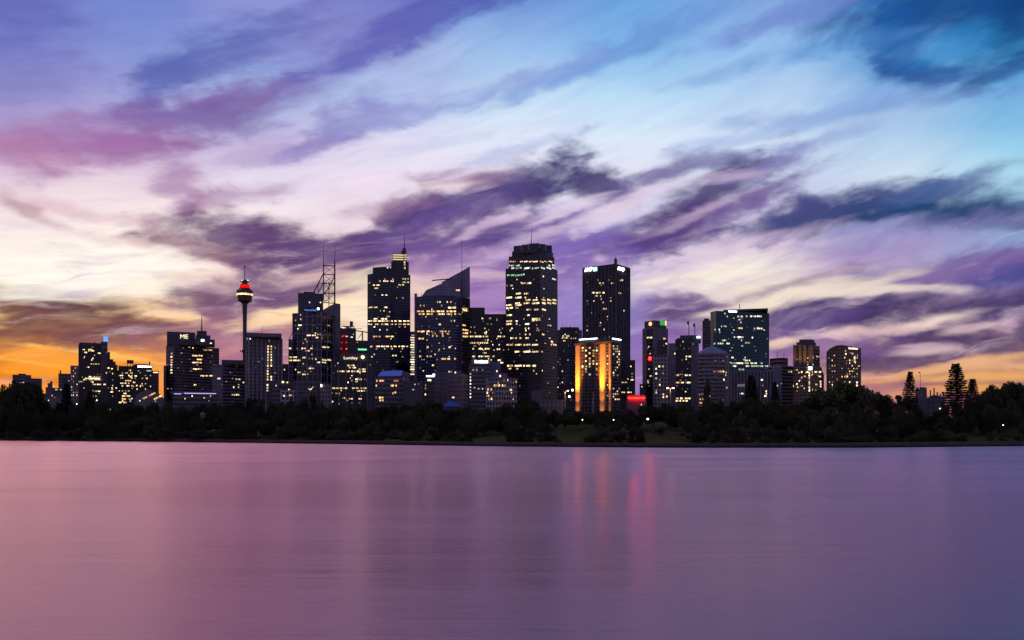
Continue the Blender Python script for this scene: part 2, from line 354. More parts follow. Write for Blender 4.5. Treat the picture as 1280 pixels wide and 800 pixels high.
# ------------------------------------------------------------------ mesh helpers
class MB:
    def __init__(self):
        self.v = []; self.f = []; self.uv = []
    def face(self, pts, uvs=None):
        b = len(self.v); self.v.extend([tuple(p) for p in pts]); self.f.append(tuple(range(b, b + len(pts))))
        self.uv.append(uvs or [(0.0, 0.0)] * len(pts))
    def prism(self, poly, z0, ztop, top=True):
        """poly counter-clockwise seen from above; ztop a number or a list of heights"""
        n = len(poly); zt = ztop if isinstance(ztop, (list, tuple)) else [ztop] * n
        u = 0.0
        for i in range(n):
            a, b = poly[i], poly[(i + 1) % n]; za, zb = zt[i], zt[(i + 1) % n]
            L = math.hypot(b[0] - a[0], b[1] - a[1])
            self.face([(a[0], a[1], z0), (b[0], b[1], z0), (b[0], b[1], zb), (a[0], a[1], za)],
                      [(u, z0), (u + L, z0), (u + L, zb), (u, za)])
            u += L
        if top: self.face([(p[0], p[1], z) for p, z in zip(poly, zt)])
    def obox(self, c, ax, ay, az):
        """box from centre and three half-axis vectors"""
        c, ax, ay, az = Vector(c), Vector(ax), Vector(ay), Vector(az)
        P = lambda i, j, l: c + ax * i + ay * j + az * l
        lx, lz = ax.length * 2, az.length * 2
        for s, (p, q, r) in ((-1, (ay, ax, az)), (1, (ay, ax, az))):
            pts = [c + p * s - q - r, c + p * s + q - r, c + p * s + q + r, c + p * s - q + r]
            uv = [(0, 0), (lx, 0), (lx, lz), (0, lz)]
            if s == 1: pts.reverse(); uv.reverse()
            self.face(pts, uv)
        for s in (-1, 1):
            pts = [c + ax * s - ay - az, c + ax * s - ay + az, c + ax * s + ay + az, c + ax * s + ay - az]
            self.face(pts if s == -1 else pts[::-1])
            pts = [c + az * s - ax - ay, c + az * s + ax - ay, c + az * s + ax + ay, c + az * s - ax + ay]
            self.face(pts if s == 1 else pts[::-1])
    def bar(self, a, b, r, n=6, r2=None):
        a, b = Vector(a), Vector(b); d = (b - a).normalized()
        e = d.orthogonal().normalized(); g = d.cross(e); r2 = r if r2 is None else r2
        A = [a + (e * math.cos(2 * PI * i / n) + g * math.sin(2 * PI * i / n)) * r for i in range(n)]
        B = [b + (e * math.cos(2 * PI * i / n) + g * math.sin(2 * PI * i / n)) * r2 for i in range(n)]
        for i in range(n):
            j = (i + 1) % n; self.face([A[i], A[j], B[j], B[i]])
        self.face(A[::-1]); self.face(B)
    def lathe(self, c, prof, n=24):
        """prof: list of (radius, z)"""
        rings = [[(c[0] + r * math.cos(2 * PI * i / n), c[1] + r * math.sin(2 * PI * i / n), z) for i in range(n)] for r, z in prof]
        for k2 in range(len(rings) - 1):
            for i in range(n):
                j = (i + 1) % n
                u0, u1 = 2 * PI * prof[k2][0] * i / n, 2 * PI * prof[k2][0] * (i + 1) / n
                self.face([rings[k2][i], rings[k2][j], rings[k2 + 1][j], rings[k2 + 1][i]], [(u0, prof[k2][1]), (u1, prof[k2][1]), (u1, prof[k2 + 1][1]), (u0, prof[k2 + 1][1])])
        self.face(rings[-1]); self.face(rings[0][::-1])
    def mesh(self, name, m):
        me = bpy.data.meshes.new(name)
        me.from_pydata(self.v, [], self.f)
        ul = me.uv_layers.new(name='UVMap')
        flat = [c for f in self.uv for p in f for c in p]
        ul.data.foreach_set('uv', flat)
        me.materials.append(m)
        me.update()
        return me
    def build(self, name, m, parent=None, off=(0, 0, 0)):
        if any(off): self.v = [(x - off[0], y - off[1], z - off[2]) for x, y, z in self.v]
        o = bpy.data.objects.new(name, self.mesh(name, m)); COL.objects.link(o)
        o.parent = parent
        return o

def tag(o, label=None, cat=None, group=None, kind=None):
    for key, v in (('label', label), ('category', cat), ('group', group), ('kind', kind)):
        if v: o[key] = v
    return o
def empty(name, loc, label, cat, group=None):
    o = bpy.data.objects.new(name, None); COL.objects.link(o); o.location = loc
    o.empty_display_size = 2.0
    return tag(o, label, cat, group)

def text_on(name, body, parent, off, p0, right, up, height, m, width=None):
    """raised lettering: left bottom corner p0, reading along `right`"""
    cu = bpy.data.curves.new(name, 'FONT'); cu.body = body; cu.size = 1.0; cu.extrude = 0.04
    cu.materials.append(m)
    o = bpy.data.objects.new(name, cu); COL.objects.link(o)
    bpy.context.view_layer.update()
    dg = bpy.context.evaluated_depsgraph_get()
    me = bpy.data.meshes.new_from_object(o.evaluated_get(dg))      # lettering as plain mesh
    bpy.data.objects.remove(o); bpy.data.curves.remove(cu)
    if not me.materials: me.materials.append(m)
    o = bpy.data.objects.new(name, me); COL.objects.link(o)
    xs_ = [v.co.x for v in me.vertices]; x0_ = min(xs_); w = max(max(xs_) - x0_, 0.01)
    for v in me.vertices: v.co.x -= x0_
    sx = (width / w) if width else height
    R = Vector(right).normalized(); Uv = Vector(up).normalized(); N = R.cross(Uv)
    M = Matrix((R, Uv, N)).transposed().to_4x4() @ Matrix.Diagonal((sx, height * 1.35, height, 1))
    M.translation = Vector(p0) - Vector(off)
    o.parent = parent; o.matrix_local = M
    return o

# ------------------------------------------------------------------ buildings
rng = random.Random(11)
class Bld:
    def __init__(self, name, label, cat, Y, px, group=None, base_z=8.0):
        self.Y = Y
        self.off = Vector(((px - 640.0) / F_PX * Y, Y, base_z))
        self.root = empty(name, self.off, label, cat, group)
        self.faces = []; self.nlit = 0
    def z(self, py, Y=None): return CAM_H + (HOR - py) / F_PX * (Y or self.Y)
    def frame(self, pxm):
        a = math.atan((pxm - 640.0) / F_PX)
        return Vector((math.cos(a), -math.sin(a), 0)), Vector((math.sin(a), math.cos(a), 0))
    def ray_hit(self, px, P, f):
        d = Vector(((px - 640.0) / F_PX, 1.0, 0)); t = Vector(P).dot(f) / d.dot(f)
        return d * t
    def foot(self, xl, xr, xc=None, Y=None, depth=28.0, th=28.0):
        """footprint seen between columns xl..xr; with xc a corner towards us at xc, else a face square to us"""
        Y = Y or self.Y
        if xc is None:
            r, f = self.frame((xl + xr) / 2)
            P = Vector((((xl + xr) / 2 - 640.0) / F_PX * Y, Y, 0))
            a, b = self.ray_hit(xl, P, f), self.ray_hit(xr, P, f)
            return [a, b, b + f * depth, a + f * depth]
        C = Vector(((xc - 640.0) / F_PX * Y, Y, 0))
        az = math.atan((xc - 640.0) / F_PX); t = math.radians(th)
        l = Vector((-math.cos(t), math.sin(t), 0)); rr = Vector((math.sin(t), math.cos(t), 0))
        R = Matrix.Rotation(-az, 3, 'Z'); l = R @ l; rr = R @ rr
        ul, ur = (xl - 640.0) / F_PX, (xr - 640.0) / F_PX
        La = (C.x - ul * Y) / (-l.x + ul * l.y); Lb = (ur * Y - C.x) / (rr.x - ur * rr.y)
        return [C + l * La, C, C + rr * Lb, C + l * La + rr * Lb]
    def chain(self, pts, Y=None, depth=26.0):
        """footprint from (column, setback) points along the front"""
        Y = Y or self.Y
        out = [Vector(((px - 640.0) / F_PX * (Y + d), Y + d, 0)) for px, d in pts]
        r, f = self.frame((pts[0][0] + pts[-1][0]) / 2)
        back = max(p.dot(f) for p in out) + depth
        return out + [out[-1] + f * (back - out[-1].dot(f)), out[0] + f * (back - out[0].dot(f))]
    def vol(self, part, poly, ytop, m, ybot=None, Y=None, see=True, zrow=None):
        """extrude a footprint up to photo row ytop (one row, or a row per vertex of the front)"""
        Y = Y or min(p.y for p in poly)
        z0 = self.off.z - 6.0 if ybot is None else self.z(ybot, Y)
        if isinstance(ytop, (list, tuple)):
            yt = list(ytop) + [ytop[-1], ytop[0]][:len(poly) - len(ytop)]
            zt = [self.z(y, p.y) for y, p in zip(yt, poly)]
        else:
            zt = self.z(ytop, Y)
        mb = MB(); mb.prism(poly, z0, zt)
        o = mb.build(part, m, self.root, self.off)
        if see:
            zm = max(zt) if isinstance(zt, list) else zt
            for i in range(len(poly)):
                self.faces.append((poly[i], poly[(i + 1) % len(poly)], z0, zm))
        return o
    def box(self, part, xl, xr, ytop, m, xc=None, ybot=None, Y=None, depth=28.0, th=28.0, see=True):
        poly = self.foot(xl, xr, xc, Y, depth, th)
        self.vol(part, poly, ytop, m, ybot, Y or self.Y, see)
        return poly
    def hit(self, px, py):
        d = Vector(((px - 640.0) / F_PX, 1.0, (HOR - py) / F_PX)); best = None
        for a, b, z0, z1 in self.faces:
            e = b - a; n = Vector((e.y, -e.x, 0)).normalized(); den = d.dot(n)
            if den > -1e-6: continue
            t = a.dot(n) / den; p = d * t
            s = (p - a).dot(e) / e.length_squared
            if t > 0 and -0.002 <= s <= 1.002 and z0 - 0.5 <= p.z + CAM_H <= z1 + 0.5:
                if best is None or t < best[0]: best = (t, p + Vector((0, 0, CAM_H)), n, e.normalized(), a, b)
        return best
    def panel(self, part, px0, px1, py, m, hpx=2.0, out=0.18, parent=None, label=None):
        """a lit window / panel lying on the front met by the middle of the span"""
        h = self.hit((px0 + px1) / 2, py)
        if h is None: return None
        t, p, n, e, a, b = h
        P = [self.ray_hit(x, a, n) for x in (px0, px1)]
        s = [min(max((q - a).dot(e), 0.25), (b - a).length - 0.25) for q in P]
        w = abs(s[1] - s[0])
        if w < 0.3: return None
        hh = hpx / F_PX * t
        A = a + e * ((s[0] + s[1]) / 2)
        mb = MB(); mb.obox((A.x + n.x * out * 0.5, A.y + n.y * out * 0.5, p.z), e * (w / 2), -n * (out * 0.5 + 0.05), Vector((0, 0, hh / 2)))
        o = mb.build(part, m, parent or self.root, self.off)
        if label: o['label'] = label
        return o
    def lit(self, spec, kind='w', hpx=1.7):
        """'row:x0-x1,x0-x1;row:...' in photo pixels: each stretch of lit rooms on one floor"""
        for row in spec.replace(' ', '').split(';'):
            if not row: continue
            y, xs = row.split(':')
            for seg in xs.split(','):
                kd = kind
                if seg[-1].isalpha(): kd = seg[-1]; seg = seg[:-1]
                if '-' in seg: x0, x1 = map(float, seg.split('-'))
                else: x0 = float(seg) - 0.8; x1 = x0 + 1.6
                if self.nlit < 100:
                    if self.panel('window', x0, x1, float(y), LIT[kd], hpx * 0.94): self.nlit += 1
    def scatter(self, n, x0, x1, y0, y1, kinds='wwyc', dx=2.0, dy=3.6, w=(0.8, 1.8), hpx=1.4):
        cells = [(x0 + i * dx, y0 + j * dy) for i in range(int((x1 - x0) / dx) + 1) for j in range(int((y1 - y0) / dy) + 1)]
        rng.shuffle(cells)
        for x, y in cells[:n]:
            if self.nlit >= 100: break
            ww = rng.uniform(*w)
            if self.panel('window', x - ww / 2, x + ww / 2, y, LIT[rng.choice(kinds)], hpx): self.nlit += 1
    def ribs(self, part, poly, i0, i1, step, w, d, ytop, m, ybot=None):
        """upright fins standing off the front edges i0..i1 of a footprint"""
        mb = MB(); Y = min(p.y for p in poly)
        z0 = self.off.z - 6.0 if ybot is None else self.z(ybot, Y); z1 = self.z(ytop, Y)
        for i in range(i0, i1):
            a, b = poly[i], poly[i + 1]; e = (b - a); L = e.length; e.normalize(); n = Vector((e.y, -e.x, 0))
            k2 = max(1, round(L / step))
            for j in range(k2 + 1):
                if j == k2 and i < i1 - 1: continue
                c = a + e * min(max(L * j / k2, w / 2 + 0.01), L - w / 2 - 0.01) + n * (d / 2 - 0.02)
                mb.obox((c.x, c.y, (z0 + z1) / 2), e * (w / 2), -n * (d / 2 + 0.02), Vector((0, 0, (z1 - z0) / 2)))
        return mb.build(part, m, self.root, self.off)
    def slabs(self, part, poly, i0, i1, step, h, d, ytop, m, ybot=515):
        """floor edges standing off the front edges of a footprint"""
        mb = MB(); Y = min(p.y for p in poly)
        z0, z1 = self.z(ybot, Y), self.z(ytop, Y); zz = z1 - h / 2 - 0.02
        while zz > z0:
            for i in range(i0, i1):
                a, b = poly[i], poly[i + 1]; e = (b - a); L = e.length; e.normalize(); n = Vector((e.y, -e.x, 0))
                c = (a + b) / 2 + n * (d / 2 - 0.02)
                mb.obox((c.x, c.y, zz + 0.003 * i), e * (L / 2 - 0.01), -n * (d / 2 + 0.02), Vector((0, 0, h / 2)))
            zz -= step
        return mb.build(part, m, self.root, self.off)
    def mast(self, part, px, y0, y1, r, m=None, r2=None, dY=4.0, Y=None):
        Y = (Y or self.Y) + dY
        a = world_at(px, y0, Y); b = world_at(px, y1, Y)
        mb = MB(); mb.bar(a, b, r, 6, r if r2 is None else r2)
        return mb.build(part, m or METAL, self.root, self.off)
    def glyphs(self, part, px0, px1, py, n, hpx, m, out=0.5):
        """a lit sign too blurred to read: a row of upright strokes"""
        h = self.hit((px0 + px1) / 2, py)
        if h is None: return
        t, p, n_, e, a, b = h
        mb = MB(); r = random.Random(int(px0 * 7 + py))
        P0, P1 = self.ray_hit(px0, a, n_), self.ray_hit(px1, a, n_); w = (P1 - P0).length / n; hh = hpx / F_PX * t
        for i in range(n):
            c = P0 + e * (w * (i + 0.5)) + n_ * (out * 0.5)
            hi = hh * (1.0 if i in (0, n // 2) else r.uniform(0.7, 0.9))
            mb.obox((c.x, c.y, p.z - (hh - hi) / 2), e * (w * r.uniform(0.30, 0.44)), -n_ * (out * 0.5), Vector((0, 0, hi / 2)))
        return mb.build(part, m, self.root, self.off)
    def words(self, part, body, px0, px1, py_base, hpx, m, out=0.35):
        h = self.hit((px0 + px1) / 2, py_base)
        if h is None: return
        t, p, n_, e, a, b = h
        P0, P1 = self.ray_hit(px0, a, n_), self.ray_hit(px1, a, n_)
        q = P0 + n_ * out; q.z = p.z
        return text_on(part, body, self.root, self.off, q, e, (0, 0, 1), hpx / F_PX * t, m, (P1 - P0).length)
# ------------------------------------------------------------------ facades
F_BROWN = facade('brown_banded_front', (0.20, 0.15, 0.17), (0.012, 0.012, 0.018), 3.8, 1.6, 0.42, 0.10)
F_MAUVE = facade('mauve_banded_front', (0.22, 0.175, 0.21), (0.02, 0.018, 0.03), 3.8, 2.2, 0.45, 0.10)
F_BLACK = facade('black_glass_front', (0.060, 0.052, 0.066), (0.010, 0.010, 0.015), 3.9, 1.5, 0.30, 0.14)
F_BLUE = facade('blue_black_glass_front', (0.055, 0.060, 0.10), (0.016, 0.022, 0.052), 3.8, 1.5, 0.26, 0.12)
F_NAVY = facade('navy_glass_front', (0.11, 0.12, 0.20), (0.026, 0.036, 0.085), 3.7, 3.0, 0.30, 0.09)
F_TEAL = facade('teal_glass_front', (0.040, 0.12, 0.14), (0.014, 0.105, 0.13), 3.7, 1.5, 0.22, 0.10)
F_GREYGRID = facade('grey_grid_front', (0.175, 0.16, 0.19), (0.018, 0.018, 0.028), 3.6, 1.9, 0.36, 0.36)
F_WHITEGRID = facade('white_grid_front', (0.42, 0.37, 0.42), (0.02, 0.018, 0.03), 3.7, 3.0, 0.34, 0.34)
F_WHITEBAND = facade('white_slab_front', (0.38, 0.33, 0.37), (0.035, 0.03, 0.045), 3.5, 4.0, 0.48, 0.06)
F_PINK = facade('pink_punched_front', (0.24, 0.18, 0.19), (0.03, 0.025, 0.035), 3.6, 2.6, 0.55, 0.55)
F_BRONZE = facade('bronze_hotel_front', (0.30, 0.19, 0.12), (0.014, 0.010, 0.010), 3.1, 2.4, 0.35, 0.30)
F_HOTEL = facade('dark_hotel_front', (0.13, 0.10, 0.10), (0.010, 0.009, 0.012), 3.1, 2.4, 0.35, 0.30)
F_DARKFIN = facade('dark_ribbed_front', (0.045, 0.040, 0.048), (0.008, 0.007, 0.010), 3.9, 1.5, 0.22, 0.34)
F_BIGGRID = facade('large_framed_glass_front', (0.34, 0.30, 0.40), (0.010, 0.012, 0.028), 9.4, 6.4, 0.075, 0.085, blind=0.04)
F_SAND = facade('sandstone_front', (0.20, 0.155, 0.15), (0.02, 0.018, 0.022), 4.2, 3.0, 0.62, 0.66)
M_VIOLETWALL = plain('violet_grey_wall', (0.20, 0.165, 0.21), 0.85)
M_DARKWALL = plain('dark_stone_wall', (0.11, 0.095, 0.115), 0.8)
M_FIN = plain('pale_stone_fin', (0.31, 0.27, 0.31), 0.8)
M_FINDARK = plain('dusky_stone_fin', (0.17, 0.155, 0.19), 0.7)
def m_sail(q):
    t = q.n.new('ShaderNodeBsdfTransparent'); t.inputs[0].default_value = (0.75, 0.72, 0.85, 1)
    m = q.n.new('ShaderNodeMixShader'); m.inputs[0].default_value = 0.82
    q.l.new(t.outputs[0], m.inputs[1]); q.l.new(pbsdf(q, (0.22, 0.21, 0.32, 1), 0.25), m.inputs[2]); return m.outputs[0]
M_SAIL = mat('fritted_glass_sail', m_sail)
M_GLASSSAIL = facade('ribbed_vault_glass', (0.40, 0.38, 0.52), (0.10, 0.10, 0.18), 2.4, 3.0, 0.3, 0.2)
M_BLUEROOF = mat('blue_glazed_roof', lambda q: pbsdf(q, (0.10, 0.22, 0.72, 1), 0.35))

# ---- far left cluster
b = Bld('office_block', 'lone low mauve office block with a stepped flat roof, farthest left of the skyline', 'building', 1100, 34)
b.box('wall', 15.5, 39, 468.5, F_MAUVE); b.box('wall', 31, 52.5, 473, F_MAUVE, Y=1080); b.box('plant_room', 23, 32, 467, M_DARKWALL, Y=1108, ybot=470)
b.lit('478:17-27p,28-30p', hpx=1.3)

b = Bld('office_block', 'tiny stepped tower with a pointed top between the lone mauve block and a chimneyed block', 'building', 1000, 62)
b.box('wall', 57, 66, 484, M_VIOLETWALL); b.box('upper_wall', 59.5, 65.5, 479, M_VIOLETWALL, ybot=485, Y=1003, depth=15); b.box('cap', 62.5, 65.5, 476.5, M_DARKWALL, ybot=479.5, Y=1004, depth=8)
b = Bld('office_block', 'low dark flat block with one bright strip, right of the tiny stepped tower', 'building', 960, 72)
b.box('wall', 66, 79, 485, M_DARKWALL); b.lit('487:69-73c,75-77c', hpx=1.4)
b = Bld('low_hall', 'long low violet hall glimpsed above the trees at the far left', 'building', 820, 65)
b.box('wall', 49, 80, 493.5, M_VIOLETWALL); b.box('roof', 48, 81, 492, M_VIOLETWALL, ybot=493.4, Y=818)
b.lit('494.5:64-66c;497:67-70o;500.5:60-61w', hpx=1.5)
b = Bld('office_block', 'short block with a small chimney on its roof, left of a narrow pink block', 'building', 1000, 81)
b.box('wall', 73, 89, 467, F_MAUVE); b.box('chimney', 74.6, 76.4, 463, M_DARKWALL, ybot=467.5, Y=1004, depth=3)
b.lit('476:85-87w;487:80-83w', hpx=1.6)
b = Bld('apartment_block', 'narrow pink apartment block with many lit windows, against the blue-lit dark tower', 'building', 940, 93)
b.box('wall', 88, 98.5, 457, F_PINK); b.scatter(17, 89.5, 97.5, 460, 500, 'wpwp', 2.2, 3.4, (0.9, 1.5))

b = Bld('office_tower', 'dark stepped tower with a glowing blue cube on its roof corner', 'tower', 1000, 118)
p = b.foot(98, 129, depth=30)
b.vol('wall', p, 431, F_BLACK, Y=1000); b.box('roof_wall', 99, 128, 428.5, M_DARKWALL, ybot=431.3, Y=1003, depth=24)
b.box('stair_wall', 126, 134.5, 427, M_DARKWALL, Y=1004); b.box('side_wall', 134, 137.5, 440, F_BLACK, Y=1008)
b.box('side_wall', 136.8, 141.5, 449, F_BLACK, Y=1012); b.box('side_wall', 141, 144.5, 452, F_BLACK, Y=1015); b.box('side_wall', 144, 147, 456, F_BLACK, Y=1018)
b.box('vent_stack', 117, 119.2, 427.5, M_DARKWALL, ybot=429, Y=1006, depth=6)
b.box('blue_cube_sign', 129.5, 135, 420.5, SG_SKY, ybot=427, Y=1003, depth=6, see=False)
b.lit('437:103-106,110-116;438.5:110-113,114-118;440.5:105-109;441.5:122-127;446:105-106;448:115-117;450:114-115;455:113-118,119-124;459:108-112;460:134-137;461:139-143;466:132-134;471:111-114,115-121,122-128;473:106-112,113-125;474.5:104-108,111-126;477:97-104,113-117;480.5:115-120,121-126,129-132;489:118-121,122-128;482:140-142;485:139-142,144-146;487:139-143;490:138-143;475:140-143;467:140-142', 'w', 1.5)

b.scatter(26, 99, 146, 434, 496, 'dddew', 1.9, 3.4, (0.7, 1.6), 1.1)
b = Bld('apartment_tower', 'dark tower with a billboard frame on its roof, third tower from the far left', 'tower', 1050, 156)
b.box('wall', 148, 167, 457.5, F_BLACK); b.box('wall', 144, 150, 463, F_BLACK, Y=1056); b.box('billboard', 158.5, 167, 450, M_DARKWALL, ybot=454.5, Y=1056, depth=1.5)
for xx in (159.5, 163, 166.2): b.mast('billboard_post', xx, 458, 454, 0.35, dY=6.5)
b.scatter(46, 149, 166, 463, 503, 'wwyyc', 2.0, 3.2, (0.9, 2.0)); b.lit('495:153-158,159-163;499:152-157y,160-164c;503:147-152y,154-158;471:162-165,168-171', 'w', 2.0)
b = Bld('office_tower', 'dark tower whose top edge glows white, next to the billboard tower', 'tower', 1000, 176)
b.box('wall', 165.5, 190, 456.5, F_BLACK); b.box('roof_wall', 168, 186, 455.2, M_DARKWALL, ybot=456.6, Y=1003)
b.panel('crown_light', 172, 189, 458.3, SG_WHITE, 1.6); b.mast('flagpole', 187, 457, 452, 0.7, dY=5)
b.lit('463.5:183-189c,172-174c;473:177-179,182-184;470:168-171;482:170-172,175-177,178-179;478:166-169', 'w', 1.6); b.scatter(12, 167, 188, 466, 492, 'wy', 2.1, 3.4)
b = Bld('office_block', 'slim mauve block with a lit cornice, left of the tall slab with pale roof letters', 'building', 1030, 195)
b.box('wall', 189.5, 198.5, 463.5, F_MAUVE); b.panel('cornice_light', 191.5, 197.5, 465.5, SG_WARM, 1.3)
b = Bld('terrace_hall', 'low violet hall with slanted rows of warm lights stepping up its sides', 'building', 780, 188)
p = b.chain([(168, 0), (184, -4), (205, 2)], depth=30)
b.vol('wall', p, 497, M_VIOLETWALL); b.vol('roof', b.chain([(170, 1), (184, -2), (203, 3)], depth=26), [494, 486, 494], M_VIOLETWALL, ybot=497.2)
for i in range(6): b.panel('window', 178.5 + i * 2.6, 181.3 + i * 2.6, 498 - i * 1.3, LIT['y'], 1.7, out=0.4)
for i in range(5): b.panel('window', 192 + 2.4 * i, 194.6 + 2.4 * i, 498.8 - i * 1.2, LIT['y'], 1.9, out=0.4)
b.lit('501.5:194c;501:174-176', 'w', 1.8)

# ---- tower with pale roof letters
b = Bld('office_tower', 'broad brown slab tower with pale lit roof letters and a mast on its stepped crown', 'tower', 1050, 238)
p = b.foot(207.5, 274, xc=218, depth=30, th=62)
b.vol('wall', p, 431, F_BROWN, Y=1050)
b.box('upper_wall', 208.6, 244, 415, M_DARKWALL, ybot=431.4, Y=1054, depth=24)
b.box('crown', 243.4, 268.5, 424, M_DARKWALL, ybot=431.5, Y=1053); b.box('crown', 244.5, 263, 419, M_DARKWALL, ybot=424.2, Y=1055, depth=20); b.box('crown', 246, 258.5, 413.5, M_DARKWALL, ybot=419.2, Y=1057, depth=14)
b.box('side_wall', 204.5, 208, 457, F_BROWN, Y=1056)
b.mast('mast', 252.2, 414, 394, 1.0, r2=0.3, dY=12)
b.words('roof_lettering', 'ME', 225.5, 235, 423.2, 5.5, SG_WARM); b.panel('roof_lamp', 251.5, 255, 425.5, SG_WHITE, 2.4, out=0.5); b.panel('roof_lamp', 262.5, 264.8, 429, SG_WARM, 1.4)
b.lit('437.5:254-258,259-265;435:229,241;444.6:240-247,248-253;449.3:246-252;453.2:240-244,245-252;461.3:241-246,247-252;469.7:250-255,256-260,261-266;481:244.8,243', 'y', 1.6)
for y in (442, 446, 450, 453, 456, 459, 462.5, 466): b.lit('%g:%g-%g' % (y, 213.4, 215.6), 'w', 1.9)
b.scatter(24, 210, 273, 434, 488, 'ddde', 2.4, 3.7, (0.8, 2.6), 1.0)
b = Bld('pavilion', 'long flat pavilion with a violet strip light along its eave, below the broad brown tower', 'pavilion', 700, 243)
b.box('wall', 216, 272, 493.2, F_BROWN, Y=702, depth=18); b.box('roof', 213, 273, 489.5, M_VIOLETWALL, ybot=493.0, Y=700, depth=22)
b.panel('eave_light', 217.5, 226.5, 492.3, SG_VIOLET, 0.9); b.panel('eave_light', 230, 270, 491.8, SG_VIOLET, 0.9)
b.lit('495:240w,263w;498.3:231w;497.3:255w;501:261w', 'w', 1.6)
b = Bld('office_block', 'mauve banded office block with a plain paler left side, left of the needle tower shaft', 'building', 950, 286)
p = b.foot(265, 307, xc=279, depth=26, th=50); b.vol('wall', p, 455.5, F_MAUVE, Y=950); b.box('roof_wall', 277, 306.5, 450, M_DARKWALL, ybot=455.8, Y=955)
b.panel('side_wall', 265.3, 278.7, 478, M_VIOLETWALL, 38, out=0.1)
b.lit('473.2:272-276;474:297-300,294-296;478:304;484:292,298c;493.5:289-294,295-299', 'w', 2.0)

b.scatter(10, 267, 306, 458, 494, 'dde', 2.6, 3.8, (0.8, 2.4), 1.1)
# ---- needle tower
Y = 1400
b = Bld('telecom_tower', 'slender tower with a round golden turret and a red glowing band under its spire', 'tower', Y, 306, base_z=14)
X, zz = (306 - 640) / F_PX * Y, lambda py: b.z(py)
s = Y / F_PX
def lathe(part, prof, m, n=28):
    mb = MB(); mb.lathe((X, Y), [(r * s, zz(y)) for r, y in prof], n); return mb.build(part, m, b.root, b.off)
lathe('shaft', [(3.0, 530), (2.6, 470), (2.3, 420), (2.5, 395), (3.2, 378.5)], M_DARKWALL)
M_TURRET = facade('bronze_turret', (0.20, 0.13, 0.06), (0.05, 0.03, 0.015), 2.6, 2.0, 0.4, 0.2, rough=0.3)
lathe('turret', [(3.2, 380), (5.2, 378), (8.4, 376.5), (9.0, 371), (9.6, 367.6), (9.9, 363.8), (9.4, 363), (8.6, 362.4), (7.2, 361.6), (6.8, 360.4), (0.2, 360.2)], M_TURRET)
lathe('turret_light', [(9.2, 369.6), (9.75, 369.5), (9.95, 367.6), (9.4, 367.5)], LIT['y'], 40)
lathe('red_band', [(5.2, 360.3), (6.1, 360.2), (6.1, 356.2), (5.2, 356.1)], SG_REDBAND)
lathe('upper_turret', [(5.0, 360.3), (5.0, 356), (4.6, 355.6), (3.2, 354), (3.2, 352.8), (5.2, 352.5), (5.2, 351.2), (2.2, 350.8), (1.2, 349.5)], M_DARKWALL)
for px in (302.5, 310): b.mast('crown_lamp', px, 351.1, 349.8, 0.9, SG_WARM, dY=-7)
lathe('spire', [(0.55, 350), (0.45, 341), (0.28, 333.5)], METAL, 8); lathe('spire_tip', [(0.3, 334.6), (0.95, 334.2), (0.95, 332.6), (0.3, 332.2)], METAL, 8)
lathe('collar', [(2.3, 441), (3.6, 440.5), (3.6, 437.5), (2.3, 437)], M_TURRET)
for a in range(10):
    mb = MB(); t = 2 * PI * a / 10; e = (math.cos(t), math.sin(t))
    mb.bar((X + e[0] * 7.5 * s, Y + e[1] * 7.5 * s, zz(377)), (X + e[0] * 3.4 * s, Y + e[1] * 3.4 * s, zz(439)), 0.10, 4); mb.build('stay_cable', METAL, b.root, b.off)
for px in (300.6, 303.6, 308.5): b.mast('collar_lamp', px, 439.6, 437.8, 1.2, LIT['w'], dY=-6)
b.lit('373.5:309c', 'w')

b = Bld('office_tower', 'ribbed mauve tower with two vertical columns of lit windows, right of the needle tower', 'tower', 850, 331)
p = b.foot(307.5, 353, xc=310.5, th=75, depth=28); b.vol('wall', p, 421, F_GREYGRID, Y=850)
b.ribs('ribs', p, 0, 2, 4.2, 1.1, 0.8, 421.3, M_FIN)
b.box('roof_wall', 308.4, 352, 416.3, M_VIOLETWALL, ybot=421.2, Y=851, depth=26); b.mast('antenna', 328, 417, 407, 0.18, dY=6)
b.lit('423.5:309.4c,312.4c;426:336-338', 'w', 1.6)
for i in range(17):
    y = 433 + i * 3.45
    if i not in (13,): b.lit('%g:%g-%g' % (y, 334.0 - i * 0.06, 336.2 - i * 0.06), 'w', 2.2)
    if i < 8 or i in (11, 12, 15): b.lit('%g:%g-%g' % (y, 338.0, 340.0), 'w', 2.0)

b.scatter(10, 311, 352, 424, 494, 'dde', 4.1, 3.5, (0.8, 1.6), 1.3)
# ---- twin mast tower group
b = Bld('office_block', 'small blue-grey block wedged between the ribbed tower and the twin-mast tower', 'building', 1100, 357)
b.box('wall', 351, 363, 455, F_BLUE); b.lit('462:355.5c', 'w', 1.6)
b = Bld('office_block', 'low dark block with two glaring white lamps at its roof edge, below the twin-mast tower', 'building', 720, 352)
b.box('wall', 337, 369, 477, M_DARKWALL); b.box('upper_wall', 340, 352, 482, F_MAUVE, Y=716)
b.panel('roof_lamp', 352.2, 355, 475.6 + 2, SG_WARM, 2.2, out=0.6); b.panel('roof_lamp', 358.4, 360, 478, SG_WARM, 1.5, out=0.6); b.lit('482:345;487:360-362', 'w', 1.6)
b = Bld('car_park', 'small open-framed block with pale grid lines, low beside the trees under the twin-mast tower', 'building', 640, 359)
p = b.box('wall', 350.5, 368.5, 487.5, F_WHITEGRID); b.lit('494:353-356p,361-365;495:355', 'w', 1.6)
b = Bld('office_block', 'pale grey gridded block in front of the twin-mast tower, one white lamp on its wall', 'building', 700, 396)
p = b.box('wall', 367, 401, 475.2, F_GREYGRID, Y=702); b.ribs('ribs', p, 0, 1, 3.0, 0.5, 0.5, 476, M_FINDARK)
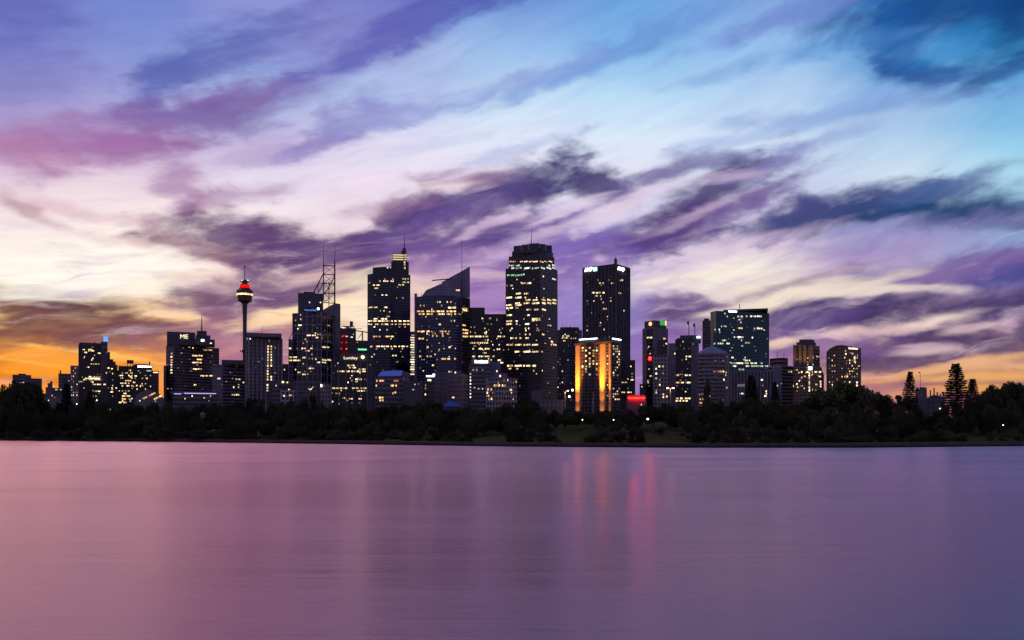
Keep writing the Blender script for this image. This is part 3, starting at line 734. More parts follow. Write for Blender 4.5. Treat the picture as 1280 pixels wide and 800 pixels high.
b.box('side_wall', 400.5, 414.5, 480, F_PINK, Y=698)
b.panel('wall_lamp', 399, 402.4, 482, SG_WHITE, 2.6, out=0.6); b.lit('486:385-387,388-390;484:391;487:387.5', 'w', 1.4)

b = Bld('office_tower', 'dark glass tower under a steel lattice with two tall masts and a blue sign', 'tower', 950, 388)
p = b.foot(365.6, 416.5, xc=401, th=30); b.vol('wall', p, 390, F_BIGGRID, Y=950)
b.ribs('frame_ribs', p, 0, 2, 16.0, 1.0, 0.5, 390.2, M_FIN)
b.box('rear_wall', 372.5, 404, 366.5, M_DARKWALL, Y=985, depth=20); b.box('plant_room', 380, 394, 364.8, M_DARKWALL, Y=990, ybot=367)
b.vol('stepped_wall', b.chain([(360.5, 6), (366.2, 6)], depth=20), 424, F_BIGGRID)
b.vol('side_slab', b.chain([(403.5, 34), (413, 30), (419, 26), (425.5, 40)], depth=16), [387.5, 382, 379, 380], M_FINDARK)
mb = MB(); mb.bar(world_at(361.2, 424, 962), world_at(372.6, 402, 962), 0.45, 6); mb.build('strut', METAL, b.root, b.off)
YL = 985
def strut(part, x0, y0, x1, y1, r=0.55, d0=0, d1=0):
    mb = MB(); mb.bar(world_at(x0, y0, YL + d0), world_at(x1, y1, YL + d1), r, 6); return mb.build(part, METAL, b.root, b.off)
strut('mast', 404.3, 376, 404.3, 331, 0.75); strut('mast', 418.4, 384, 418.4, 328, 0.95)
mb = MB(); mb.bar(world_at(404.3, 331, YL), world_at(404.8, 301, YL), 0.5, 6, 0.12); mb.build('mast', METAL, b.root, b.off)
mb = MB(); mb.bar(world_at(418.4, 328, YL), world_at(419, 306, YL), 0.5, 6, 0.12); mb.build('mast', METAL, b.root, b.off)
strut('mast', 404.3, 376, 411.2, 376, 0.4, 0, 14); strut('mast', 411.2, 386, 411.2, 352, 0.55, 14, 14)
for y in (331.5, 342.5, 354, 366, 378): strut('cross_beam', 404.3, y, 418.4, y + 1.2, 0.55)
for y0, y1 in ((331.5, 342.5), (342.5, 354), (354, 366), (366, 378)):
    strut('brace', 404.3, y0, 418.4, y1 + 1.2, 0.26); strut('brace', 404.3, y1, 418.4, y0 + 1.2, 0.26)
strut('raking_strut', 404.3, 342, 392, 365.5, 0.7); strut('raking_strut', 404.3, 353, 398, 366, 0.5); strut('raking_strut', 418.4, 345, 406, 368, 0.6, 0, 14)
strut('cross_beam', 398, 354, 404.3, 354, 0.4); strut('brace', 397.5, 355, 397.5, 366, 0.4)
b.box('sign_backing', 380.3, 396, 384.3, plain('blue_sign_backing', (0.01, 0.02, 0.10), 0.4), ybot=390.0, Y=948, depth=2)
b.words('sign_lettering', 'Deutsche Bank', 381, 395.3, 388.6, 2.3, SG_SKY); b.box('sign_square', 396.6, 399, 384.8, SG_WHITE, ybot=387, Y=947, depth=1.0, see=False)
b.lit('378:386.8c,400.5c;419.2:383.5-389,390.5-395;418:397.5,400.5;422:394-398;424:381-383;427:383.5;433.5:402-404p;434:403-407,408-411;435.5:361-364,377-382,388-391;438.5:382-387;443:390p;446.5:360-366,367-371;447:378-382;450.5:360-365,366-371,372-376;450:402-408,409-414;453:396-400,401-407;449:394-396;460.5:385-389,390-393;462:369.5;465.5:372-376;468:378-382;393.5:375-376.5;406.5:373-377;411:372.5;399:376', 'w', 1.7)

b.scatter(34, 362, 415, 394, 470, 'dddewy', 1.9, 3.2, (0.7, 1.8), 1.1)
# ---- half built block, crane, gridded block
b = Bld('construction_block', 'half-built block glowing red inside, a chimney and crane above, right of the twin-mast tower', 'building', 1020, 436)
b.box('wall', 424.5, 445, 410, M_DARKWALL); b.box('upper_wall', 428, 443, 407.5, M_DARKWALL, ybot=410.3, Y=1024); b.box('chimney', 437.2, 441.3, 401.5, M_DARKWALL, ybot=408, Y=1028, depth=5)
b.panel('red_screen', 426, 434.6, 432, glow('red_work_light', (0.5, 0.008, 0.02), 0.15, vary=False), 20); b.panel('red_screen', 429, 430.8, 419.6, SG_REDBAND, 2.2, out=0.5)
b.lit('420.5:427-429p,432-435w;418:441.6c;421.5:438-441c;428:427p,433p;436:426.5p,433p;409.6:427-433p,436-445p', 'w', 1.5)
b = Bld('tower_crane', 'thin level crane boom behind the block with the green sign', 'crane', 1060, 452)
b.mast('crane_mast', 453, 440, 415, 0.9); mb = MB(); mb.bar(world_at(440, 412.5, 1064), world_at(460, 415.5, 1064), 0.7, 5); mb.bar(world_at(440, 411.5, 1064), world_at(453, 410.5, 1064), 0.3, 4); mb.build('boom', METAL, b.root, b.off)
mb = MB(); mb.bar(world_at(447, 424, 1062), world_at(452, 417, 1062), 0.4, 5); mb.build('boom_stay', METAL, b.root, b.off)
b = Bld('office_block', 'dark block with a small green roof sign, left of the spired tower', 'building', 960, 449)
b.box('wall', 434, 460, 425.5, F_BLACK); b.glyphs('green_sign', 447.5, 458.3, 436.7, 7, 2.0, glow('green_letters', (0.2, 1.0, 0.5), 2.2, vary=False)); b.lit('428:446.5w', 'w')
b = Bld('office_tower', 'gridded tower with a yellow-white name and a round lamp on its roof', 'tower', 800, 436)
p = b.foot(414, 459.5, depth=30); b.vol('wall', p, 451, F_BLACK, Y=800); b.ribs('ribs', p, 0, 1, 6.5, 0.55, 0.5, 452, M_FIN)
b.box('roof_wall', 424, 459, 442, M_DARKWALL, ybot=451.2, Y=804)
b.words('sign_lettering', 'Lumley', 429.8, 447.2, 449, 3.6, SG_WARM); b.mast('round_sign', 453.5, 446.6, 446.7, 2.0, SG_WARM, dY=0)
mb = MB(); q = world_at(453.5, 446.5, 803.2); mb.bar(q, q + Vector((0, -1.0, 0)), 1.75, 18); mb.build('round_lamp', SG_WARM, b.root, b.off)
b.lit('456.8:434-438,439-443;459.5:436-438,440-445;461.5:448-452,453-457;464.2:421-426,427-431,433-437,439-444,446-451,453-457;466:449-451;474.2:444-448,449-452,455-457;477:444-447;478:435;485.2:414.8-419,420-424,425-430,431-434,440-443,445-448,450-453,454-458;488.6:446-450,451-456;491.8:419-421.5,423-425;498.5:431-433,436-438,438.8-441.5,448-452;502:415.5;504.8:423.6', 'w', 1.8)

b.scatter(26, 415, 459, 454, 505, 'dddyw', 1.9, 3.1, (0.7, 1.9), 1.2)
# ---- spired tower
b = Bld('skyscraper', 'tall dark tower stepping up to a yellow-lit crown with a thin spire', 'tower', 1200, 486)
p = b.chain([(459.3, 10), (466, 3), (476, 0), (488, 2), (496, 8), (513, 14)], depth=30); b.vol('wall', p, 343, F_BLUE, Y=1210)
b.vol('upper_wall', b.chain([(466, 8), (478, 3), (489.6, 7)], depth=26), 333.5, F_BLACK, ybot=343.4); b.vol('upper_wall', b.chain([(489, 12), (511, 16)], depth=24), 327, F_BLACK, ybot=343.2, Y=1215)
b.box('crown', 490.8, 508.6, 317, M_DARKWALL, ybot=327.3, Y=1220, depth=14)
for y in (318.7, 321.5, 324.3): b.panel('crown_light', 491.2, 504.4, y, SG_CROWN, 1.25); b.panel('crown_light', 505.4, 508.2, y, SG_CROWN, 1.2)
b.box('cupola', 501.5, 508, 313.5, M_DARKWALL, ybot=317.2, Y=1224, depth=8); b.box('cupola', 503.2, 507.2, 310, M_DARKWALL, ybot=313.8, Y=1225, depth=5); b.mast('spire', 505.6, 311, 293.5, 0.9, r2=0.15, dY=27)
for y in (328, 331, 335): b.panel('window', 504.8, 506.6, y, LIT['w'], 2.4)
b.lit('334.6:484.5c,488c;349:481w,491w;351.4:474-478,479-485,486-492;353.6:462w;356.4:464.5-469,470-474.5;360.3:468-473;348.6:503-505.5,506-508,509-511;352.8:503-507,508.5-511;356:498-501,503-505;359:496.6;368.8:469c,477-479,481-484;372.5:496c,503.5c;384.2:461-466,467-472,480-484;388.5:476,480;395.5:483-487;398.5:467-472,475-480,481-484;401.3:460-465,466-471,472-476,477-482,483-487,488-491,493-496,498-502,504-508,509-512;405.3:458.5-462,463-468,469-473,474-479,480-485,486-491,493-496,498-502,504-508,509-512;408.6:465-469,498-500,505-507;412.3:474-476c,483-485c;420.6:464-471o,472-480o,481-487o,488-492y;423.5:487-489;433:463-469,470-475,476-481,482-486,487-490,492-496,498-500,502-506,507-510;436:470.5,481c,490;444.5:490-493,494-498;443:468;446:465;452:497', 'w', 1.6)
b.scatter(30, 461, 512, 347, 466, 'dddew', 2.0, 3.3, (0.7, 1.8), 1.0)
b = Bld('office_tower', 'thin slat-lit tower squeezed behind the spired tower and the sail-topped tower', 'tower', 1300, 516)
b.box('wall', 510.5, 521, 414.5, M_DARKWALL)
for i in range(17):
    y = 419 + i * 3.05
    b.panel('window', 511.5 + (0 if i % 3 else 1.5), 519.0, y, glow('lit_slats', (1.0, 0.84, 0.56), 1.3, pane=9.0), 1.6)
b.panel('corner_light', 518.6, 519.8, 441, glow('lit_edge', (1.0, 0.85, 0.6), 1.4, vary=False), 52, out=0.5)

# ---- sail topped tower
b = Bld('skyscraper', 'navy glass tower with a raking glass sail and a tall mast on top', 'tower', 1050, 552)
p = b.chain([(521, 12), (533, 4), (545, 0), (558, 1), (570, 6), (577.2, 12), (587.6, 26)], depth=24); b.vol('wall', p, 371, F_NAVY, Y=1062)
b.ribs('ribs', p, 0, 5, 9.0, 0.35, 0.5, 371.3, M_FINDARK)
b.box('end_fin', 518, 521.4, 366.8, M_GLASSSAIL, Y=1066, depth=10)
b.vol('roof_vault', b.chain([(526.5, 10), (533, 7), (545, 4), (553, 5), (562, 8), (576.8, 15)], depth=14), [371, 362.5, 357.5, 354, 360, 361], M_GLASSSAIL, ybot=371.2)
b.vol('glass_sail', b.chain([(552, 24), (563, 26), (575, 28), (587.4, 30)], depth=1.2), [353, 346.5, 340, 333], M_SAIL, ybot=371.2)
b.vol('sail_mullions', b.chain([(577.2, 21), (578.2, 21)], depth=1), 339.5, M_DARKWALL, ybot=371.2)
for xx in (561, 565, 569, 573, 580.5, 584): b.mast('sail_mullion', xx, 371, 353 - (xx - 552) * 0.565 + 0.5, 0.28, dY=22)
mb = MB(); mb.bar(world_at(540, 350.6, 1066), world_at(564, 348.4, 1070), 0.7, 6); mb.build('roof_arm', METAL, b.root, b.off)
for i, xx in enumerate((527, 531, 535, 540, 545, 549)): b.mast('roof_rail', xx, 370 - i * 2.4, 366.5 - i * 2.6, 0.2, dY=6)
b.mast('mast', 577.3, 372, 298.5, 0.55, r2=0.15, dY=18)
b.panel('side_wall', 577.6, 587.4, 430, F_BLACK, 110, out=0.12)
b.lit('362.8:569-572y,573.5;377.5:547,550c,559,563.5;382:526,530,552;384.6:560-564,565-570;386:577.6-580,580.5-584.6;389.2:521.5-525,526-530,531-537,538.5-545,546-550,551-555,556-561,562-566,567-571;392.6:523.5-527,528-531,532-537,538-541,547-551,552-556,557-562,563-566,568-571,572-576;388:577.8-585;396:533;401:564,568;406.5:577.8-582;405.5:548-551;412.5:577.8-585;414.3:521.8-525,526-531,532-537,549.5-554,555-559,560-562;417.2:534,540-542,544-545,552-554,558-561;416.5:577.8-581,581.5-585;420.6:578-582.5,583-585;420:541,546,553.5;423.3:523-526,527-530;434:532-535.5,560.5-563;437:549y;445.4:524-527y,533-535p,537-539.5y;448.6:551.5-554.5,555.5-558,559-562.5;448.5:567.5-571;456.6:540-542.5;443:544', 'y', 2.0)
b.nlit = 60; b.scatter(20, 524, 570, 395, 455, 'cw', 3.1, 3.4, (0.7, 1.1), 1.0)

b.nlit = 60; b.scatter(34, 523, 586, 376, 466, 'dddewy', 2.1, 3.5, (0.7, 1.9), 1.1)
# ---- between sail top and the widest dark tower
b = Bld('office_tower', 'dark flat-topped tower in two heights, right of the sail-topped tower', 'tower', 1200, 608)
p1 = b.foot(585.5, 606, depth=30); b.vol('wall', p1, 385, F_BLACK, Y=1205); p2 = b.foot(605, 632, Y=1195, depth=30); b.vol('wall', p2, 392.5, F_BLACK, Y=1195)
b.lit('398:602-604,611-614;409:593;410.5:606,628;415:588,608;420.6:586-588.5,589-592,593-597,598-602,603-606,607-610,622-626,627-631;417:606-608;428.6:587-591,592-594,595-599,600-604,605-610;425:606.5,610;432.5:592-595;436:590.5-593,598-603,604-608,609-612;436.5:621-625;431:616c,624c;445.5:590-594c,598-600,601-604c,606-612,615-618;441:605;450:614;453.4:623-629;450.3:622-626;400:621', 'w', 1.8)
b.scatter(40, 587, 631, 398, 462, 'ddwyc', 1.7, 3.6, (0.6, 1.6), 1.2)
b = Bld('office_block', 'dim blue block with a white-lit roof sign and lights strung down one edge', 'building', 780, 606)
b.box('wall', 586, 613, 455, F_MAUVE); b.box('roof_wall', 589, 612.8, 449.5, M_VIOLETWALL, ybot=455.3, Y=783, depth=20); b.box('side_wall', 611, 625.5, 452.5, plain('dim_blue_wall', (0.16, 0.17, 0.30), 0.7), Y=788)
b.glyphs('roof_sign', 593.5, 610, 452, 9, 3.2, SG_WHITE); b.lit('462.3:590.4-592.6,595.8c,603.2c;464:621', 'w', 2.2)
for i in range(8): b.lit('%g:587.0-588.8' % (467.4 + i * 4.15), 'c', 1.9)
b.lit('484.6:593c;486:597-599c,603c;475:588', 'c', 1.3)
b = Bld('office_block', 'white gridded corner block with warm lit middle windows, in front of the widest dark tower', 'building', 640, 627)
p = b.foot(607.4, 646.5, xc=626, th=40, depth=20); b.vol('wall', p, 472, F_WHITEGRID, Y=640); b.slabs('cornice', p, 0, 2, 40, 1.0, 0.8, 471.5, M_FIN, 472.8)
b.box('plant_room', 622, 634, 466.5, M_VIOLETWALL, ybot=472, Y=648, depth=10)
b.lit('470:624-626w;477.3:644-646;481.8:617.5-619.5,620.5-622.5,623.2-625,627-628.6y,630-632y;486.8:609.2-611,613.2-616;487.4:637-639.6w;494.8:610-611.5;498.6:613.5-616;491:609.3', 'y', 2.6)
b.scatter(16, 609, 645, 475, 502, 'ddy', 2.3, 4.0, (0.9, 1.6), 1.8)
b = Bld('office_block', 'low block with a dazzling blue-white roof strip, below the sail-topped tower', 'building', 740, 537)
b.box('wall', 530, 545.2, 472.5, F_BROWN); b.box('roof_wall', 531, 545, 468, M_DARKWALL, ybot=472.7, Y=743)
b.panel('roof_strip', 533, 543, 470.2, glow('blue_white_strip', (0.72, 0.82, 1.0), 8.0, vary=False, sample='AUTO'), 1.5); b.panel('roof_lamp', 541, 543.4, 468.8, SG_WHITE, 2.6)
b.lit('475.2:534-539w;481.5:531.8c;485.4:531.8c;493:531.6w;466:531-533w', 'w', 2.2)
b = Bld('office_block', 'violet block of close upright fins beside the dazzling roof strip', 'building', 700, 551)
p = b.foot(543.5, 559.4, depth=22); b.vol('wall', p, 465, F_GREYGRID, Y=700); b.ribs('ribs', p, 0, 1, 1.7, 0.5, 0.6, 465.3, M_FIN)
b.lit('463.8:559', 'w')
b = Bld('office_block', 'pinkish block with small punched windows, its roof edge dotted with lamps', 'building', 670, 572)
b.box('wall', 558.8, 585, 467, F_PINK, xc=578, th=30); b.box('roof_wall', 560, 577, 463.8, plain('dim_blue_wall', (0.16, 0.17, 0.30), 0.7), ybot=467.2, Y=676, depth=12)
b.lit('464.6:560-562w,563-564.5;465.6:568-570;496.8:565-568', 'w', 1.8)
b = Bld('glass_pavilion', 'small pavilion with a bright blue pitched roof, peeping out of the trees', 'pavilion', 500, 566)
b.box('wall', 558, 576, 508, M_DARKWALL, depth=10); b.vol('roof', b.chain([(554.5, 0), (561, -1), (567, -1), (577.5, 0)], depth=11), [506.8, 500.5, 501.5, 507.4], M_BLUEROOF, ybot=508)
b = Bld('office_block', 'gabled violet block with a sloping bright blue skylight and amber windows', 'building', 700, 490)
p = b.foot(469, 506, depth=24); b.vol('wall', p, 470.5, F_MAUVE, Y=700)
b.vol('gable_roof', b.chain([(474, 8), (492, 8), (507, 8), (513, 8)], depth=18), [469, 461, 452, 466], M_VIOLETWALL, ybot=470.8)
b.vol('skylight', b.chain([(471.5, -1.5), (501, -1.5)], depth=4.0), 469.6, M_DARKWALL, ybot=470.4)
mb = MB(); A, B2, C2, D2 = world_at(472, 469.8, 698), world_at(501, 469.6, 698), world_at(503.5, 463.2, 706), world_at(477, 464.2, 706)
mb.face([A, B2, C2, D2]); mb.face([D2 - Vector((0, 0, .4)), C2 - Vector((0, 0, .4)), B2 - Vector((0, 0, .4)), A - Vector((0, 0, .4))]); mb.build('skylight_glass', glow('lit_blue_skylight', (0.12, 0.18, 0.85), 0.34, vary=False), b.root, b.off)
b.lit('476:474-480o,492-498o,470-472w;482:488-492,494-496o,469-471y;490.5:493-495;497:468-470.5,473.5-479y;500.4:474-476y,477-479.5y;491.6:491', 'y', 2.3)
b = Bld('domed_block', 'small dark block with a rounded pinkish cap, right of the sloping blue skylight', 'building', 660, 509)
b.box('wall', 503, 529, 476, M_DARKWALL); b.vol('cap', b.chain([(503.5, 3), (506, 0), (509, 0), (512, 3)], depth=8), [471.5, 470, 470, 471.5], F_PINK, ybot=476.3)
b.lit('480.5:518.5g;487:515-518.5g;480:523c', 'c', 1.5)

# ---- widest dark tower
b = Bld('skyscraper', 'widest and tallest dark tower, jagged crown and thin mast, lit floors all the way down', 'tower', 1050, 664)
p = b.foot(632, 697, xc=675.5, th=30, depth=40); b.vol('wall', p, 331, F_BLACK, Y=1050)
cr = b.foot(636, 693, xc=675, th=30, Y=1054); b.vol('crown', cr, 316, M_DARKWALL, ybot=331.2, Y=1054)
for xl, xc, xr, yt in ((640, 674.6, 691.5, 310), (643.5, None, None, 306.6)):
    if xc: b.vol('crown', b.foot(xl, xr, xc=xc, th=30, Y=1056), yt, F_BLACK, ybot=316.2, Y=1056)
for i, (x0, x1, y0, y1) in enumerate(((642, 652, 307.6, 306.6), (652.1, 661, 306.0, 305.2), (661.1, 674, 304.4, 303.8), (674.1, 682, 304.6, 305.2), (682.1, 690, 306.2, 307.0))):
    b.vol('crown_panel', b.chain([(x0, 8), (x1, 8)], depth=2.0), [y0, y1], M_DARKWALL, ybot=316.2)
b.mast('mast', 664.3, 306, 284, 0.55, r2=0.15, dY=16)
b.lit('327:636-640y,641-645y,650-654y,655-660y,661-666y,667-672y,673-679y,680-684y,686-690y', 'w', 1.3)
b.lit('332:634-638c,639-643c,645-650c,685-688c,690-695c;335.2:633-638c,639-643c,644-652c,655-663c,665-674c,676-681c,683-689c,690-695c;344:634-638g,639-643g,644-653g;343:655c;345.5:679c;349:690-695c;354:652-657,658-664;357:634,638-641;367:645-651,655-661;372:633-640,644-652,656-658;375:657-663,666-672,677-682,684-689,690-695;379:644-650,654-662,665-674,677-682,684-689,690-695;381.4:632.8-640,644-652;385:633-641,644-648;387:658-664,668-673,677-682;394:633-640,659-662;398.5:665-675;401.5:633-640,644-647;400.3:665-676;405:632.6-640,646w,656-662c;407:687-689c;410.5:640,657,661,672;413:638,657.5,671,673.5;418:657,662.5,677-680;422.6:638-642,644-646,649-652,657-661,686-688;427:688-691;431:632.8-637,638-642,644-652,654-663,665-673,688-690,691-695.4;439.6:643.5-650,654-663,665-674,677.5', 'w', 2.0)
b.lit('457.2:634-637,637.5-641,643-652,654-656,657.5-663,665-670;460.8:635-639o,645-648,654-662,665-670,671-675,676-680,681-684;465.4:646-649y;469.6:634-637,638-641.5,643-646,648-652,654-656,657.6-663,665-674,676-681.6,683-689,690-695.6;481.8:654.5-660;478:655c,679-681c;482.6:690-695.5;487.5:679c,684', 'w', 2.0)
b.nlit = 50; b.scatter(50, 634, 696, 338, 492, 'dddwwc', 1.75, 3.8, (0.6, 1.5), 1.3)
b = Bld('office_block', 'low pinkish podium block half hidden by trees under the widest dark tower', 'building', 600, 680)
b.box('wall', 664, 706, 500, F_SAND); b.box('upper_wall', 664, 679, 488, M_DARKWALL, Y=606)

b = Bld('office_tower', 'grey gridded tower with a rounded top between the widest dark tower and the floodlit hotel', 'tower', 1150, 712)
p = b.chain([(696.5, 6), (702, 1), (712, 0), (722, 1), (727.5, 6)], depth=26); b.vol('wall', p, 412, F_GREYGRID, Y=1150); b.vol('roof_wall', b.chain([(700, 6), (712, 3), (724, 6)], depth=14), 408.8, M_DARKWALL, ybot=412.2)
for xx in (703.5, 707.5, 713, 718.5): b.mast('antenna', xx, 410, 403 + (xx % 3), 0.22, dY=14)
b.lit('418:706.5;420:703-705,708-712;422.4:701.5-704,705.5-710;423:714,717,719.4;426:704-707;450:710c;464:703c;478:703;484:697.5', 'w', 1.5)

b.scatter(22, 698, 727, 415, 500, 'dde', 2.2, 3.4, (0.7, 1.3), 1.1)
b = Bld('office_tower', 'black ribbed tower with cyan-white letters on both top corners', 'tower', 1000, 757)
p = b.foot(728.4, 787.2, xc=769.5, th=30, depth=40); b.vol('wall', p, 329.4, F_DARKFIN, Y=1000); b.ribs('ribs', p, 0, 2, 4.4, 0.8, 0.9, 329.8, M_FINDARK)
b.box('stair_box', 767.6, 771.5, 323.5, M_DARKWALL, ybot=330, Y=1012, depth=6); b.mast('antenna', 769.5, 324, 321, 0.5, dY=15)
b.words('sign_lettering', 'AMP', 731.3, 741, 339.4, 5.0, SG_WHITE, out=1.2)
b.panel('sign_disc', 742.2, 746.2, 336.6, SG_CYAN, 4.4, out=1.2); b.words('sign_lettering', 'AMP', 771, 779.6, 338.6, 4.6, SG_WHITE, out=1.2)
b.lit('350:747-749,760-762;354:749-751,752.5-754.5,764-767;350.3:774-776,777-779;366:739.5-743,744-750.6,753-755.6;370:743-747,750-751.6;366.4:773-776;386:754-756,757-758.6;374:752p;378:754p;388.4:780p;391:740p;403.5:750-751.6;407:750p;413:733-735;411.8:754.5-756;421:761-762.6;422.5:756.5', 'w', 1.8)
b.box('side_wing', 784, 794, 450, F_DARKFIN, Y=985); b.lit('458:788.5;471:790;474.8:788-792;478:776-780,781-785;490.4:776-781,782-787,788-789.5;467:790c', 'w', 1.5)

b.scatter(30, 730, 786, 345, 490, 'dddew', 4.2, 3.9, (0.8, 2.2), 1.1)
# ---- floodlit hotel
YH = 740
b = Bld('hotel_tower', 'dark hotel with tall amber floodlit columns and white strips along its roof', 'hotel', YH, 748)
p = b.foot(719.5, 776.5, xc=764, th=30, depth=24); b.vol('wall', p, 429, F_HOTEL, Y=YH)
r = b.foot(717.8, 777.6, xc=764.2, th=30, Y=YH - 2.5); b.vol('roof_slab', r, 426.2, M_DARKWALL, ybot=429.2, Y=YH - 2.5)
b.vol('roof_wall', b.foot(722, 776, xc=763.6, th=30, Y=YH + 1), 422.2, M_DARKWALL, ybot=426.4, Y=YH + 1)
b.panel('roof_strip', 724.5, 746.6, 423.8, SG_WHITE, 1.0, out=0.6); b.panel('roof_strip', 765.3, 776, 424, SG_WHITE, 1.0, out=0.6)
M_COL = plain('sandstone_column', (0.52, 0.40, 0.26), 0.8, 0, 0.18, 0.25)
def column(x0, x1):
    h = b.hit((x0 + x1) / 2, 470); t, pp, n, e, a, bb = h
    P0, P1 = b.ray_hit(x0, a, n), b.ray_hit(x1, a, n); c = (P0 + P1) / 2; w = (P1 - P0).length / 2
    pol = [c - e * w, c - e * w * 0.75 + n * 1.6, c + e * w * 0.75 + n * 1.6, c + e * w]
    pol = [Vector((q.x, q.y, 0)) for q in pol]
    mb = MB(); mb.prism([pol[0], pol[1], pol[2], pol[3]], b.off.z - 6, b.z(429.4))
    mb.build('column', M_COL, b.root, b.off)
    return c, n, w
cols = [column(719.7, 726.6), column(749.8, 757.8), column(761.9, 764.5)]
for xx in (730.5, 735, 739.6, 744.2, 748.2, 759.4): b.mast('mullion', xx, 520, 430, 0.22, M_FINDARK, dY=14 - (xx - 730) * 0.32)
gr = random.Random(5)
for j, y in enumerate([431.5 + 3.32 * i for i in range(22)]):
    for x in (728.4, 732.6, 737.2, 741.8, 746.2):
        if b.nlit < 52 and gr.random() < 0.40: b.lit('%g:%g-%g' % (y, x - 1.15, x + 1.15), gr.choice('ywyw'), 2.3)
    for x in (759.6,):
        if gr.random() < 0.30: b.lit('%g:%g-%g' % (y, x - 0.9, x + 0.9), gr.choice('yw'), 2.2)
    for x in (766.6, 769, 771.4, 773.6):
        if gr.random() < 0.34: b.lit('%g:%g-%g' % (y + 1.2, x - 0.75, x + 0.75), gr.choice('ywp'), 1.9)
def flood(name, loc, aim, watts, col, size=1.2, spot=60, blend=0.6):
    l = bpy.data.lights.new(name, 'SPOT'); l.energy = watts; l.color = col; l.spot_size = math.radians(spot); l.spot_blend = blend; l.shadow_soft_size = size
    o = bpy.data.objects.new(name, l); COL.objects.link(o); o.location = loc
    o.rotation_euler = (Vector(aim) - Vector(loc)).to_track_quat('-Z', 'Y').to_euler()
    return o
for c, n, w in cols:
    for off, zt, wt, sp in ((10.0, 70.0, 1500000, 22), (9.0, 44.0, 60000, 28), (7.0, 26.0, 6000, 44)):
        q = c + n * off; flood('floodlight', (q.x, q.y, 16.0), (c.x, c.y, zt), wt * (0.45 if w < 1.2 else 1.0), (1.0, 0.31, 0.022), 0.5, sp, 1.0)

# ---- right of the floodlit hotel
b = Bld('low_building', 'low dark building with one long red neon tube across its front', 'building', 660, 796)
b.box('wall', 783, 808, 493.5, M_DARKWALL); b.panel('red_tube', 785.5, 806, 497.6, SG_RED, 1.15, out=0.6); b.panel('added_baffle', 784.3, 785.2, 497.6, M_DARKWALL, 3.2, out=2.2); b.panel('added_baffle', 806.3, 807.2, 497.6, M_DARKWALL, 3.2, out=2.2); b.lit('505.8:801.6w', 'w', 1.8)  # added end baffles keep the tube's red off the white gridded block
q = b.hit(795, 497.6)[1]; flood('red_spill', (q.x, q.y - 2.2, q.z), (q.x, q.y, q.z - 1.0), 220, (1, 0.03, 0.01), 0.4, 150, 0.3)
b = Bld('office_block', 'tiny dark block with one lit window, left of the tower with round roof lights', 'building', 900, 803)
b.box('wall', 799.5, 806.5, 480, M_DARKWALL); b.lit('483.4:801.5-803', 'w', 1.3)
b = Bld('office_tower', 'slim plum tower with an orange disc, a green sign and a red star lamp', 'tower', 900, 819)
p = b.foot(803, 835, xc=818, th=45, depth=24); b.vol('wall', p, 409, M_FINDARK, Y=900)
b.vol('crown', b.foot(805.6, 832.6, xc=818, th=45, Y=905), 400.4, M_DARKWALL, ybot=409.3, Y=905)
b.panel('glass_strip', 808.4, 816.2, 470, F_BLACK, 118, out=0.15); b.panel('glass_strip', 822, 834, 480, F_BLACK, 110, out=0.1)
for (x0, x1, y) in ((810.6, 815.8, 402.6),):
    h = b.hit((x0 + x1) / 2, 405); t, pp, n, e, a, bb = h; c = (b.ray_hit(x0, a, n) + b.ray_hit(x1, a, n)) / 2; c.z = b.z(404.2, 905)
    mb = MB(); mb.bar(c, c + n * 0.8, 2.1, 20); mb.build('orange_disc', SG_ORANGE, b.root, b.off)
b.panel('green_sign', 825, 831, 404, SG_GREEN, 5.2, out=0.5); b.panel('orange_edge', 831.2, 832.4, 404, SG_ORANGE, 5.5, out=0.8)
h = b.hit(812.8, 448); mb = MB(); c = h[1]; mb.bar(c, c + h[2] * 1.0, 1.7, 12); mb.build('red_star_lamp', SG_RED, b.root, b.off)
b.lit('422:808.8-812,813-815.8;423.3:829-832;429.6:831.5-833.5;433.4:811p;442:813p;461.3:811.3w;470:812-815p;476:810p;478:810.4p', 'w', 1.8)
b.scatter(16, 805, 834, 414, 500, 'dde', 2.2, 3.6, (0.7, 1.4), 1.2)
b = Bld('hotel_block', 'pale gridded hotel with scattered lit rooms at the foot of the plum tower', 'hotel', 790, 827)
b.box('wall', 816.8, 835.4, 445, F_WHITEGRID); b.box('roof_wall', 817.5, 835, 442.5, M_DARKWALL, ybot=445.3, Y=794)
for x, y in ((820, 461), (824, 458), (828.4, 458), (820.2, 467), (828.6, 466.6), (820, 473), (824.6, 474.8), (824.6, 481), (820.2, 488), (820.2, 490.6), (829, 493), (829, 496.4), (833.4, 495.6)): b.lit('%g:%g-%g' % (y, x - 1, x + 1), 'w', 2.3)
b = Bld('office_tower', 'twin-piered tower with two flags and a white-green roof lamp, left of the cone-roofed hotel', 'tower', 850, 855)
b.box('pier', 835.2, 844.6, 429, M_FINDARK, Y=846, depth=22); b.box('pier', 863.6, 873.6, 427, M_FINDARK, Y=846, depth=22); b.box('wall', 844, 864.4, 424, F_BLACK, Y=852)
b.box('roof_wall', 850, 876, 419, M_DARKWALL, ybot=427.5, Y=858, depth=18); b.box('roof_wall', 846, 852, 422.5, M_DARKWALL, ybot=424.3, Y=857)
for fx, ft in ((861, 401), (868.6, 404)):
    b.mast('flagpole', fx, 420, ft, 0.35, dY=8); q = world_at(fx, ft + 1, 858); mb = MB(); mb.obox(q + Vector((-1.0, 0, -1.4)), (0.9, 0.2, -0.3), (0, 0.08, 0), (0, 0, 1.5)); mb.build('flag', M_DARKWALL, b.root, b.off)
